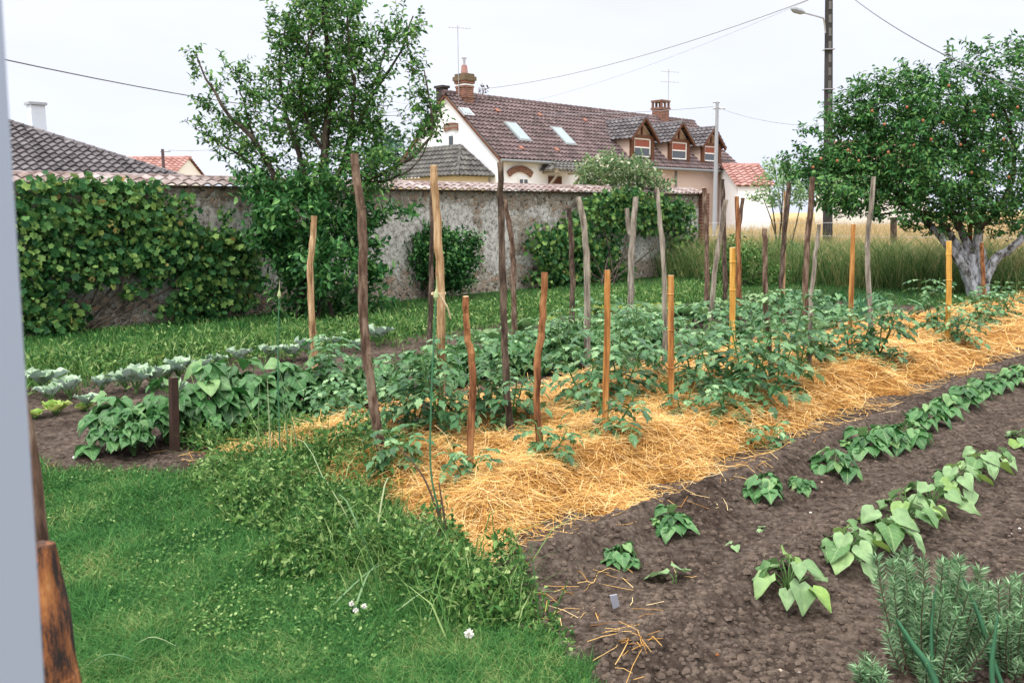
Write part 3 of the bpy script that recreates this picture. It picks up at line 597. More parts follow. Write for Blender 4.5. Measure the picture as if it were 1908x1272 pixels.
MSS = noisemat('mossy_mortar', [(.06, .045, .03), (.14, .105, .07), (.20, .17, .12)], scale=8); m = MB(); m.add(*box(hp(ac, W2 - .3, zt - .21), (.36, .40, .09), HA)); m.add(*box(hp(ac, W2 - .3, zt - .06), (.30, .33, .06), HA)); sub(m, 'chimney_cap', MSS, ch1)
sub(MB().add(*box(hp(ac, W2 - .3, zt - .48), (.275, .315, .03), HA)), 'white_band', WHITER, ch1)
sub(MB().add(*tube([hp(ac, W2 - .3, zt - .02), hp(ac, W2 - .3, zt + .38)], [.17, .12], 10)), 'chimney_pot', T_RED, ch1)
sub(MB().add(*tube([hp(ac, W2 - .3, zt + .38), hp(ac, W2 - .3, zt + .62)], .055, 8)).add(*tube([hp(ac, W2 - .3, zt + .66), hp(ac, W2 - .3, zt + .70)], .12, 8)), 'metal_flue', METALG, ch1)
def antenna(par, P, top, els, L=1.1, dirx=(1, .1, -.05)):
    m = MB(); m.add(*tube([P, P + ZD * top], .018, 6)); dx = norm(np.array(dirx, float)); pr = norm(np.cross(dx, ZD))
    for zz, n in els:
        Q = P + ZD * zz; m.add(*tube([Q - dx * L * .55, Q + dx * L * .75], .012, 5))
        for i in range(n): q = Q + dx * L * (-.5 + 1.2 * i / (n - 1)); m.add(*tube([q - pr * .22, q + pr * .22], .006, 4))
    sub(m, 'antenna', METALG, par)
P = hp(ac - .35, W2 - .3, zt - 1.2); antenna(ch1, P, zat(852, 52, ac, W2) - P[2], [(zat(852, 54, ac, W2) - P[2] - .05, 7)], .75)
m = chim(ac - .32 - .02, W2 + .85, RZ - .7, zat(832, 158, 0, W2), .17, .22); m.add(*box(hp(ac - .34, W2 + .85, zat(832, 157, 0, W2)), (.24, .28, .05), HA))
m.build('chimney', DCONC, house)
PB = plane_hit(1231, 200, hp(0, W2, 0), ND); a2 = float(np.dot(PB - hp(0, W2, 0), UD)); z2 = zat(1231, 188, a2, W2)
m = chim(a2, W2, RZ - .4, z2 - .42, .36, .33); m.add(*box(hp(a2, W2, z2 - .46), (.42, .40, .06), HA)); m.add(*box(hp(a2, W2, z2 - .04), (.42, .38, .05), HA))
for sx in (-1, 0, 1):
    for sy in (-1, 1): m.add(*box(hp(a2 + sx * .34, W2 + sy * .30, z2 - .24), (.05, .05, .17), HA))
ch2 = m.build('chimney', BRICK, house)
P = hp(a2 + .45, W2 - .2, RZ + .2); antenna(ch2, P, zat(1240, 128, a2, W2) - P[2], [(zat(1240, 133, a2, W2) - P[2], 6), (zat(1240, 152, a2, W2) - P[2], 5)], .8)
# dormers
FB = .14
for px, pky in ((1195, 222), (1264, 231), (1324, 240)):
    Pp = plane_hit(px, pky, hp(0, FB, 0), ND); da = float(np.dot(Pp - hp(0, FB, 0), UD)); pz = float(Pp[2]); hw = .95; rise = .88; ez = pz - rise
    zb = EZ + FB * pitchv
    def backb(z): return (z - EZ) / pitchv
    m = MB()  # cheeks + gable
    for sg in (-1, 1): m.add([hp(da + sg * hw, FB, zb), hp(da + sg * hw, FB, ez), hp(da + sg * hw, backb(ez), ez)], np.array([(0, 1, 2)]), 0)
    m.add([hp(da - hw, FB, zb), hp(da + hw, FB, zb), hp(da + hw, FB, ez), hp(da, FB, pz - .03), hp(da - hw, FB, ez)], np.array([(0, 1, 2, 3, 4)]), 0)
    dm = m.build('dormer', [PINKR], house)
    m = MB(); oh = .22; pr = rise / hw
    tiled(m, hp(da - hw - oh, FB - .3, ez - oh * pr * .8), hp(da - hw - oh, backb(ez) - .1, ez - oh * pr * .8), hp(da, backb(pz) + .0, pz + .05), hp(da, FB - .3, pz + .05), .28, .28)
    tiled(m, hp(da + hw + oh, backb(ez) - .1, ez - oh * pr * .8), hp(da + hw + oh, FB - .3, ez - oh * pr * .8), hp(da, FB - .3, pz + .05), hp(da, backb(pz), pz + .05), .28, .28)
    ridgecap(m, hp(da, FB - .32, pz + .06), hp(da, backb(pz), pz + .06), .08)
    sub(m, 'dormer_roof', T_DARK, dm)
    m = MB()  # timber frame
    for sg in (-1, 1):
        m.add(*box(hp(da + sg * (hw - .13), FB - .06, (zb + ez) / 2), (.13, .06, (ez - zb) / 2), HA))
        m.add(*tube([hp(da + sg * (hw + .2), FB - .27, ez - .22), hp(da, FB - .27, pz)], .07, 4))
    m.add(*box(hp(da, FB - .07, ez + .02), (hw, .065, .08), HA)); m.add(*box(hp(da, FB - .05, ez + .5), (.05, .04, .42), HA))
    sub(m, 'timber_frame', BROWNW, dm)
    sub(MB().add([hp(da - hw + .2, FB - .015, ez + .1), hp(da + hw - .2, FB - .015, ez + .1), hp(da, FB - .015, pz - .25)], np.array([(0, 1, 2)])), 'gable_panel', plain('pale_infill', (.30, .21, .14), .9), dm)
    wz0, wz1 = zb + .18, ez - .04; wh = hw - .27
    m = MB(); 
    for sg in (-1, 1): m.add(*box(hp(da + sg * (wh - .03), FB - .05, (wz0 + wz1) / 2), (.035, .03, (wz1 - wz0) / 2), HA))
    m.add(*box(hp(da, FB - .05, wz1 - .03), (wh - .07, .028, .06), HA)); m.add(*box(hp(da, FB - .05, wz0 + .5 * (wz1 - wz0)), (wh - .07, .028, .03), HA)); m.add(*box(hp(da, FB - .05, wz0 + .03), (wh - .07, .028, .03), HA))
    sub(m, 'window_frame', WHITEP, dm)
    sub(MB().add(*box(hp(da, FB - .03, wz0 + .25 * (wz1 - wz0)), (wh - .07, .015, .22 * (wz1 - wz0)), HA)), 'window_glass', GLASS, dm)
    sub(MB().add(*box(hp(da, FB - .035, wz0 + .73 * (wz1 - wz0)), (wh - .07, .02, .22 * (wz1 - wz0)), HA)), 'roller_blind', REDSH, dm)
# arched window + canopy door on the front, small gable window
def front_a(px): P = plane_hit(px, 330, hp(0, 0, 0), ND); return float(np.dot(P - hp(0, 0, 0), UD))
aw = front_a(968); zw = float(plane_hit(968, 322, hp(0, 0, 0), ND)[2])
m = MB()
for i in range(13):
    th = (i - 6) / 6 * .62; m.add(*box(hp(aw + math.sin(th) * 1.15, -.04, zw - .98 + math.cos(th) * 1.15), (.055, .06, .13), (UD * math.cos(th) - ZD * math.sin(th), ND, ZD * math.cos(th) + UD * math.sin(th))))
m.build('window_arch', BRICK, house)
wn = MB().add(*box(hp(aw + .2, -.02, zw - .65), (.32, .03, .42), HA)).build('window', WHITEP, house)
for sg in (-1, 1): sub(MB().add(*box(hp(aw + .2 + sg * .14, -.055, zw - .62), (.10, .008, .34), HA)), 'window_glass', GLASS, wn)
P = plane_hit(852 - 10, 262, hp(0, 0, 0), -UD); bw = float(np.dot(P - hp(0, 0, 0), ND)); zg = float(P[2])
wn = MB().add(*box(hp(-.02, bw, zg), (.03, .24, .32), HA)).build('window', WHITEP, house)
sub(MB().add(*box(hp(-.055, bw, zg - .02), (.008, .14, .22), HA)), 'window_glass', GLASS, wn)
m = MB()
for i in range(8):
    th = (i - 3.5) / 3.5 * .25; m.add(*box(hp(-.04, bw + math.sin(th) * 1.6, zg + .62 - 1.6 + math.cos(th) * 1.6), (.05, .05, .15), (UD, ND * math.cos(th) - ZD * math.sin(th), ZD)))
m.build('window_arch', BRICK, house)
ad = front_a(1036); zc = float(plane_hit(1030, 318, hp(0, -.8, 0), ND)[2])
m = MB(); cw2 = 1.05
tiled(m, hp(ad - cw2, -1.0, zc), hp(ad + cw2, -1.0, zc), hp(ad + .5, -.02, zc + .62), hp(ad - .5, -.02, zc + .62), .25, .25)
tiled(m, hp(ad - cw2, 0, zc), hp(ad - cw2, -1.0, zc), hp(ad - .5, -.02, zc + .62), hp(ad - .5, -.0, zc + .62), .25, .25)
cn = m.build('door_canopy', T_MOSS, house)
m = MB()
for sg in (-1, 1):
    m.add(*tube([hp(ad + sg * .8, -.02, zc - .95), hp(ad + sg * .8, -.9, zc - .08)], .06, 5)); m.add(*tube([hp(ad + sg * .85, 0, zc - .06), hp(ad + sg * .85, -1.0, zc - .06)], .05, 4))
m.add(*tube([hp(ad - cw2, -.93, zc - .05), hp(ad + cw2, -.93, zc - .05)], .05, 4)); sub(m, 'canopy_brace', GREYW, cn)
MB().add(*box(hp(ad - .1, -.03, zc - 1.15), (.42, .04, .95), HA)).build('door', BROWNW, house)

# hip-roofed outbuilding by the gable
ob = empty('hip_roofed_outbuilding', hp(-1, 2.5, 0)); tag(ob, 'small outbuilding with mossy grey hip roof against the white gable', 'outbuilding')
z0, z1, K, L0, L1 = 3.2, 4.5, 2.0, .35, 5.1
m = MB(); m.add(*box(hp(-K / 2 - .02, (L0 + L1) / 2, z0 / 2), (K / 2 - .12, (L1 - L0) / 2 - .12, z0 / 2), HA)); m.build('wall', YELR, ob)
m = MB(); kk = K + .12
tiled(m, hp(-kk, L1 + .1, z0), hp(-kk, L0 - .1, z0), hp(-K / 2, L0 + .9, z1), hp(-K / 2, L1 - .9, z1), .24, .26)
tiled(m, hp(-kk, L0 - .1, z0), hp(-.02, L0 - .1, z0), hp(-K / 2, L0 + .9, z1), hp(-K / 2, L0 + .9, z1), .24, .26)
tiled(m, hp(-.02, L0 - .1, z0), hp(-.02, L1 + .1, z0), hp(-K / 2, L1 - .9, z1), hp(-K / 2, L0 + .9, z1), .24, .26)
for A_, B_ in (((-kk, L0 - .1, z0), (-K / 2, L0 + .9, z1)), ((-.02, L0 - .1, z0), (-K / 2, L0 + .9, z1)), ((-K / 2, L0 + .9, z1), (-K / 2, L1 - .9, z1)), ((-kk, L1 + .1, z0), (-K / 2, L1 - .9, z1))): ridgecap(m, hp(*A_), hp(*B_), .07, .3)
m.build('roof', T_MOSS, ob)
# left neighbour: dark hip roof and white chimney
lc = D(345, 333, 34.0)
lh = empty('dark_roofed_bungalow', (lc[0], lc[1], 0)); tag(lh, 'bungalow with dark wavy tiled hip roof and white chimney behind the vine wall', 'house')
kk = 4.74; rz = lc[2] + 2.2; e0 = lc - UD * 16; ap = lc - UD * kk + ND * kk; ap[2] = rz; ap2 = lc - UD * 11 + ND * kk; ap2[2] = rz; bk = lc + ND * 2 * kk
m = MB(); tiled(m, e0, lc, ap, ap2, .32, .38, .075, .08); tiled(m, lc, bk, ap, ap + ND * .01, .32, .38, .075, .08)
ridgecap(m, lc, ap, .13); ridgecap(m, ap2, ap, .13); m.build('roof', T_DARK, lh)
m = MB(); m.add(*box(lc - UD * 8.2 + ND * kk - ZD * (lc[2] / 2 + .1), (7.6, kk - .5, lc[2] / 2 - .02), HA)); m.build('wall', WHITER, lh)
cpt = D(72, 262, 36.2); m = MB(); ctop = D(69, 197, 36.2)[2]; m.add(*box((cpt[0], cpt[1], (cpt[2] + ctop) / 2 - .3), (.26, .26, (ctop - cpt[2]) / 2 + .3), HA)); ch = m.build('chimney', noisemat('white_chimney_render', [(.46, .51, .58), (.58, .62, .69)], scale=2, bumps=.1), lh)
o = MB().add(*box((cpt[0], cpt[1], ctop + .06), (.33, .33, .05), HA)).build('chimney_cap', CONC, origin=tuple(lh.location)); o.location = (0, 0, 0); o.parent = ch
# distant red-roofed houses
def far_house(name, px0, px1, pe, pr, Y, wmat, label, gable_px=None):
    A = D(px0, pe, Y); B = D(px1, pe, Y); B[2] = A[2]; c = (A + B) / 2; r = empty(name, (c[0], c[1], 0)); tag(r, label, 'house')
    e = norm(B - A); n_ = np.cross(ZD, e); h = 3.2; zr = float(D(px0, pr, Y + h)[2])
    m = MB(); tiled(m, A, B, B + n_ * h + ZD * (zr - A[2]), A + n_ * h + ZD * (zr - A[2]), .4, .45); tiled(m, B + n_ * 2 * h, A + n_ * 2 * h, A + n_ * h + ZD * (zr - A[2]), B + n_ * h + ZD * (zr - A[2]), .4, .45)
    ridgecap(m, A + n_ * h + ZD * (zr - A[2]), B + n_ * h + ZD * (zr - A[2]), .14); m.build('roof', T_RED, r)
    m = MB(); i = .15
    P = [A + e * i + n_ * i, B - e * i + n_ * i, B - e * i + n_ * (2 * h - i), A + e * i + n_ * (2 * h - i)]; P0 = [np.array([p[0], p[1], 0]) for p in P]; zt_ = A[2] - .02
    P1 = [np.array([p[0], p[1], zt_]) for p in P]
    for k in range(4): quad(m, P0[k], P0[(k + 1) % 4], P1[(k + 1) % 4], P1[k])
    for q in (A + e * i, B - e * i): m.add([np.array([*(q + n_ * i)[:2], zt_]), np.array([*(q + n_ * (2 * h - i))[:2], zt_]), np.array([*(q + n_ * h)[:2], zr - .1])], np.array([(0, 1, 2)]))
    m.build('wall', wmat, r); return r
far_house('red_roofed_house', 180, 326, 328, 296, 60, CREAM, 'distant house with pinkish red roof beside the bungalow and thin pole')
far_house('red_roofed_house', 1371, 1445, 347, 309, 46, WHITER, 'low white house with red roof right of the farmhouse')
far_house('red_roofed_house', 1575, 1740, 318, 266, 62, CREAM, 'orange red roofed house glimpsed through the pear tree leaves')

# ------------------------------------------------------------------ garden wall
WT = 13.4; SE = 20.6
wl = empty('stone_garden_wall', (*xy(10., WT), 0)); tag(wl, 'long old grey rubble garden wall with tiled coping behind the vegetables', 'wall')
def wp(s, t, z): x, y = xy(s, t); return np.array([x, y, z])
sg = np.arange(-3, SE, .12); zg_ = np.arange(-.1, 2.12, .12); Sg, Zg = np.meshgrid(sg, zg_, indexing='ij'); tt = WT + .05 * (fbm(Sg * 1.5, Zg * 1.5, 4, 11) - .5)
X, Y = xy(Sg, tt); m = MB(); V, F = gridmesh(X, Y, Zg); m.add(V, F)
m.add(*box(wp((SE - 3) / 2, WT + .2, 1.0), ((SE + 3) / 2, .14, 1.1), HA)); m.build('masonry', WALL, wl)
m = MB(); A = wp(-3, WT - .14, 2.09); B = wp(SE + .1, WT - .14, 2.09); tiled(m, A, B, wp(SE + .1, WT + .34, 2.235), wp(-3, WT + .34, 2.235), .19, .26, .035, .02)
m.build('coping_tile', T_COP, wl).__setitem__('label', 'row of wavy pinkish roof tiles along the wall top')
ridgecap(mb := MB(), wp(-3, WT + .34, 2.23), wp(SE + .1, WT + .34, 2.23), .045, .4); mb.build('ridge_tile', T_COP, wl)
MB().add(*box(wp(SE + .1, WT + .1, 1.05), (.16, .22, 1.06), HA)).build('end_pier', BRICK, wl)

# ------------------------------------------------------------------ poles and wires
def thing_at(name, P, label, cat, group=None): return tag(empty(name, P), label, cat, group)
P = D(1546, 392, 26.0); P[2] = 0
up_ = thing_at('utility_pole', P, 'tall dark slotted utility pole rising behind the pear tree', 'utility pole')
lean = np.array([-.035, 0, 1.]); m = MB(); m.add(*tube([P, P + lean * 9.5], [.15, .10], 4))
A_ = (np.array([1., 0, 0]), np.array([0, 1., 0]), norm(lean)); 
for k in range(22): m.add(*box(P + lean * (1.2 + k * .36) + np.array([0, -.105, 0]), (.035, .012, .11), A_), 1)
pole = m.build('pole', [DCONC, simple('slot_grey', (.13, .125, .12), .9)], up_)
for py in (93, 167):
    z = D(1546, py, 26)[2]; MB().add(*box(P + lean * z, (.14, .14, .012), A_)).build('metal_band', METALG, up_)
a0 = D(1538, 62, 25.85); m = MB().add(*tube(curve_pts([a0, D(1535, 38, 25.8), D(1530, 33, 25.7), D(1497, 24, 25.3)], 10), .022, 6)).build('lamp_arm', METALG, up_)
b0 = D(1499, 24, 25.3); b1 = D(1474, 17, 25.0); m = MB().add(*tube([b0, b0 + (b1 - b0) * .3, b0 + (b1 - b0) * .7, b1], [.03, .08, .085, .03], 8)).build('lamp_head', CONC, up_)
P = D(1332, 392, 34.0); P[2] = 0
sp = thing_at('small_utility_pole', P, 'slim pale grey utility pole in front of the third dormer', 'utility pole'); zt = D(1331, 190, 34)[2]
MB().add(*tube([P, P + ZD * zt], [.095, .06], 8)).build('pole', CONC, sp)
m = MB().add(*tube([P + ZD * (zt - .25) + np.array([-.15, 0, 0]), P + ZD * (zt - .25) + np.array([.3, 0, 0])], .03, 5)).add(*tube([P + ZD * (zt - .02) + np.array([-.16, 0, 0]), P + ZD * (zt - .02) + np.array([.1, 0, 0])], .03, 5)); m.build('bracket', METALG, sp)
P = D(310, 392, 40.0); P[2] = 0
sp2 = thing_at('thin_utility_pole', P, 'thin dark pole with a wire above the distant red roof at left', 'utility pole'); zt2 = D(310, 278, 40)[2]
MB().add(*tube([P, P + ZD * zt2], .07, 6)).build('pole', simple('dark_pole', (.08, .05, .05), .8), sp2)
MB().add(*tube([P + ZD * (zt2 - .1) + np.array([-.1, 0, 0]), P + ZD * (zt2 - .1) + np.array([.35, 0, 0])], .03, 5)).build('bracket', METALG, sp2)
def wire(a, b, sag, r, mat, label):
    A, B = D(*a), D(*b); u = np.linspace(0, 1, 24)[:, None]; P_ = A * (1 - u) + B * u - ZD * sag * 4 * u * (1 - u)
    o = MB().add(*tube(P_, r, 5)).build('overhead_wire', mat, origin=tuple(A)); tag(o, label, 'wire'); return o
wire((-160, 74, 12), (840, 205, 39.5), .55, .010, CABLE, 'dark overhead wire crossing the sky left of the central tree')
wire((890, 167, 40), (1700, -76, 22), .5, .013, CABLEG, 'pale overhead wire climbing from the brick chimney to the upper right')
wire((1000, 187, 42), (1640, -60, 24), .3, .005, CABLEG, 'faint thin wire just below the thicker pale wire')
wire((1546, -40, 26), (1960, 190, 12), .25, .010, CABLE, 'dark overhead wire running down from the tall pole into the pear tree')
wire((1334, 199, 34), (1560, 235, 26), .2, .010, CABLEG, 'faint wire between the slim pale pole and the tall dark pole')
wire((1329, 199, 34), (700, 183, 60), .6, .011, CABLEG, 'very faint wire running left from the slim pole behind the ridge')
wire((314, 280, 40), (520, 262, 38), .15, .012, CABLEG, 'short faint wire from the thin dark pole to the central tree')
wire((700, 212, 50), (835, 192, 40), .05, .012, CABLEG, 'short pale wire reaching the white gable from behind the tree')

# ------------------------------------------------------------------ foreground door frame and props
a = D(10, 100, .60); b = D(82.5, 1272, .60); d_ = (a - b) / (a - b)[2]; base = b - d_ * b[2]; top = base + d_ * 2.3
lft = np.array([-.09, 0, 0]); dp = np.array([-.02, .05, 0]) * 0 + np.array([-.045, .035, 0])
V = [base, base + lft, base + lft + np.array([0, .05, 0]), base + dp, top, top + lft, top + lft + np.array([0, .05, 0]), top + dp]
o = MB().add(V, np.array([(0, 3, 2, 1), (4, 5, 6, 7), (0, 1, 5, 4), (1, 2, 6, 5), (2, 3, 7, 6), (3, 0, 4, 7)])).build('door_frame', simple('pale_blue_paint', (.19, .235, .335), .5), origin=tuple(base))
tag(o, 'pale blue-grey door frame standing close at the left edge', 'door frame')
Yl = 1.35; pl = [(112, 1340), (98, 1272), (84, 1150), (82, 1080), (82, 1012)]; wl_ = [54, 52, 46, 31, 18.5]
P0 = np.array([D(px, py, Yl) for px, py in pl]); dn = norm(P0[0] - P0[1]); P0 = np.concatenate([[P0[0] + dn * (P0[0][2] / -dn[2])], P0]); rr = np.array([60] + wl_) / FPX * Yl
P1 = curve_pts(P0, 70); r1 = np.interp(np.linspace(0, 5, 70), range(6), rr); m = MB(); V, F = tube(P1, r1, 40); c_ = np.repeat(P1, 40, 0); dv = V - c_; a_ = np.arctan2(dv[:, 1], dv[:, 0]); V = c_ + dv * (1 + .42 * (fbm(np.cos(a_) * 1.6 + 5, V[:, 2] * 4 + np.sin(a_) * 1.6, 3, 7) - .45) + .22 * (fbm(np.cos(a_) * 6 + 9, V[:, 2] * 9 + np.sin(a_) * 6, 3, 9) - .45))[:, None]; m.add(V, F)
o = m.build('split_log_post', SPLIT, origin=tuple(P0[0]), smooth=True); tag(o, 'thick rough orange split log post beside the door frame', 'wooden post')
A = D(72, 1040, 1.6); B = D(44, 775, 1.6); dn = norm(A - B); Bt = B - dn * .25 + np.array([-.04, 0, 0]); A0 = A + dn * (A[2] / -dn[2]); P1 = curve_pts([A0, A, B, Bt], 14)
m = MB(); m.add(*tube(P1, np.interp(np.linspace(0, 3, 14), range(4), [.022, .021, .012, .008]), 10, True, .12, 8)); o = m.build('wooden_pole', BARK['brown'], origin=tuple(A0)); tag(o, 'slender reddish brown pole leaning behind the split log post', 'wooden pole')

# ------------------------------------------------------------------ stakes
stakes = [  # base px, mid px list, top px, width px, bark, label
 ((590, 712), [(578, 540)], (585, 402), 12, 'tan', 'peeled tan stake with slight bend nearest the central tree'),
 ((714, 850), [(680, 640), (676, 450)], (660, 287), 17, 'brown', 'tallest thick barky stake rising in front of the central tree'),
 ((821, 800), [(822, 580), (815, 430)], (808, 308), 16, 'tan', 'long split tan stake tied to the darker stake beside it'),
 ((797, 700), [(803, 560)], (806, 345), 10, 'dark', 'dark upright stake hidden just behind the split tan stake'),
 ((872, 878), [(880, 700), (870, 620)], (868, 552), 13, 'red', 'short crooked reddish stake between the tan stake and the dark tall one'),
 ((952, 812), [(940, 620), (934, 430)], (932, 303), 13, 'dark', 'tall dark straight stake in front of the white farmhouse corner'),
 ((958, 660), [(956, 480)], (941, 372), 10, 'brown', 'brown stake leaning against the tall dark straight stake'),
 ((1006, 840), [(1001, 690), (1011, 600)], (1015, 507), 13, 'red', 'weathered brown stake with a blunt rounded top right of the tall dark stake'),
 ((1127, 805), [(1131, 640)], (1132, 503), 12, 'orange', 'straight sawn orange stake standing behind the near straw'),
 ((1065, 680), [(1067, 520)], (1060, 388), 10, 'dark', 'dark slender stake left of the pale knobbly stake'),
 ((1093, 690), [(1094, 520), (1090, 430)], (1078, 367), 12, 'grey', 'pale knobbly stake with a bent top before the wall vine'),
 ((1177, 612), [(1176, 480)], (1185, 367), 12, 'grey', 'grey forked stake with its right prong higher'),
 ((1238, 690), [(1238, 520)], (1224, 350), 9, 'grey', 'thin grey lichen spotted stake behind the straight orange stakes'),
 ((1251, 768), [(1250, 640)], (1250, 513), 12, 'orange', 'orange bamboo cane with rings beside the thin grey stake'),
 ((1316, 592), [(1317, 480)], (1312, 350), 9, 'brown', 'brown stake in front of the brick end of the wall'),
 ((1318, 648), [(1333, 500)], (1353, 372), 9, 'grey', 'grey smooth stake leaning strongly to the right'),
 ((1352, 560), [(1349, 440)], (1346, 334), 9, 'dark', 'dark stake topping out beside the slim pale utility pole'),
 ((1364, 678), [(1365, 560)], (1365, 461), 11, 'yellow', 'bright yellow bamboo cane in the middle of the tomatoes'),
 ((1377, 592), [(1376, 480)], (1373, 366), 9, 'red', 'reddish brown stake directly behind the bright yellow bamboo'),
 ((1379, 570), [(1376, 450)], (1384, 369), 8, 'brown', 'thin brown stake crossing the reddish stake behind the yellow bamboo'),
 ((1441, 706), [(1427, 560)], (1425, 426), 10, 'brown', 'medium brown stake right of the bright yellow bamboo'),
 ((1452, 604), [(1458, 480)], (1470, 340), 9, 'dark', 'dark tall stake leaning right before the tall grass'),
 ((1459, 560), [(1461, 450)], (1463, 356), 7, 'tan', 'thin tan stake behind the dark stake leaning before tall grass'),
 ((1500, 645), [(1502, 500)], (1514, 330), 11, 'brown', 'tall brown stake rising into the left edge of the pear tree'),
 ((1508, 690), [(1511, 560)], (1526, 418), 8, 'grey', 'slim greyish stake crossing the foot of the tall brown stake'),
 ((1583, 652), [(1587, 520)], (1590, 418), 9, 'orange', 'orange brown stake with slight lean under the pear tree crown'),
 ((1628, 655), [(1616, 500), (1619, 420)], (1628, 329), 9, 'grey', 'bowed grey stake reaching into the pear tree crown'),
 ((1766, 634), [(1768, 540)], (1768, 449), 10, 'yellow', 'yellow bamboo cane in front of the whitewashed trunk'),
 ((1805, 550), [(1807, 450)], (1806, 366), 8, 'red', 'reddish stake standing against the whitewashed trunk'),
 ((1836, 563), [(1831, 500)], (1829, 452), 8, 'red', 'short reddish stake right of the whitewashed trunk'),
]
STK = []
for i, (bp, mids, tp, wpx, bk_, lab) in enumerate(stakes):
    Pb = GP(*bp); Yd = Pb[1]; pts = [Pb - ZD * .05] + [D(mx_, my_, Yd) for mx_, my_ in mids] + [D(*tp, Yd)]
    n = 18; P_ = curve_pts(pts, n); g = np.random.default_rng(i); P_[1:-1, :2] += (g.random((n - 2, 2)) - .5) * (.012 if bk_ not in ('yellow', 'orange') else .003)
    r = wpx / 2 / FPX * Yd; taper = np.linspace(1.08, .88, n)
    name = 'bamboo_cane' if bk_ == 'yellow' or i == 13 else 'wooden_stake'
    o = MB(); 
    if bk_ == 'yellow' or i == 13:
        T = []; R_ = []
        for k in range(n): 
            T += [P_[k]] if k in (0, n - 1) else [P_[k] - ZD * .006, P_[k], P_[k] + ZD * .006] if k % 4 == 2 else [P_[k]]
            R_ += [r] if k in (0, n - 1) or k % 4 != 2 else [r * 1.0, r * 1.22, r * 1.0]
        o.add(*tube(T, np.array(R_), 10))
    else: o.add(*tube(P_, r * taper * (1 + .12 * (g.random(n) - .5)), 9 if bk_ != 'orange' else 6, True, .16, i))
    if i == 11:
        o.add(*tube(curve_pts([P_[11], D(1172, 430, Yd), D(1168, 388, Yd)], 6), r * .75, 7))
    if i in (1, 5, 9, 23):  # side knots
        for kk_ in (5, 9, 13): o.add(*tube([P_[kk_], P_[kk_] + np.array([.02 if kk_ % 2 else -.02, -r * .6, .03])], [r * .5, r * .25], 6))
    root = o.mesh(name, [BARK[bk_], CUT], tuple(Pb)); 
    ob_ = bpy.data.objects.new(name, root); ob_.location = tuple(Pb); C.objects.link(ob_)
    if bk_ not in ('dark',): root.polygons[len(root.polygons) - 1].material_index = 1 if i not in (1,) else 0
    tag(ob_, lab, 'bamboo cane' if name == 'bamboo_cane' else 'stake', 'stakes driven in beside the tomato plants'); STK.append((Pb, lab))
# tie on the split tan stake
P = D(819, 548, GP(821, 800)[1] - .03); th = np.linspace(0, 2 * np.pi, 14); m = MB(); m.add(*tube(np.stack([P[0] - .01 + .045 * np.cos(th), P[1] + .05 + .05 * np.sin(th), P[2] + .004 * np.sin(3 * th)], 1), .006, 5, False)); m.add(*tube([P, P + np.array([.05, -.02, -.08]), P + np.array([.07, -.01, -.16])], .005, 5))
tag(m.build('twine_tie', plain('twine', (.45, .36, .24), .9), origin=tuple(P)), 'frayed twine tied round the split tan stake', 'twine')
# iron post
Pb = GP(325, 842); P1 = D(323, 703, Pb[1]); m = MB(); m.add(*tube([Pb - ZD * .05, P1], [.036, .034], 4)); o = m.build('iron_post', noisemat('rusty_iron', [(.025, .016, .014), (.05, .03, .025), (.09, .05, .035)], scale=20), origin=tuple(Pb)); tag(o, 'short square rusty dark post in the left bean row', 'post')
# fence posts and wires at the boundary
Pb = GP(1665, 512); P1 = D(1665, 405, Pb[1]); o = MB().add(*tube([Pb, P1], [.085, .08], 8, True, .15, 3)).build('fence_post', BARK['dark'], origin=tuple(Pb)); tag(o, 'thick dark fence post in the tall grass left of the whitewashed trunk', 'fence post')
m = MB(); FPd = norm(np.array([1., -1, 0]))
for z in (.55, .95, 1.3): m.add(*tube([Pb - FPd * 9 + ZD * z, Pb + FPd * 9 + ZD * z], .005, 4))
tag(m.build('fence_wire', METALG, origin=tuple(Pb)), 'thin galvanised fence wires strung through the tall grass', 'fence wire')

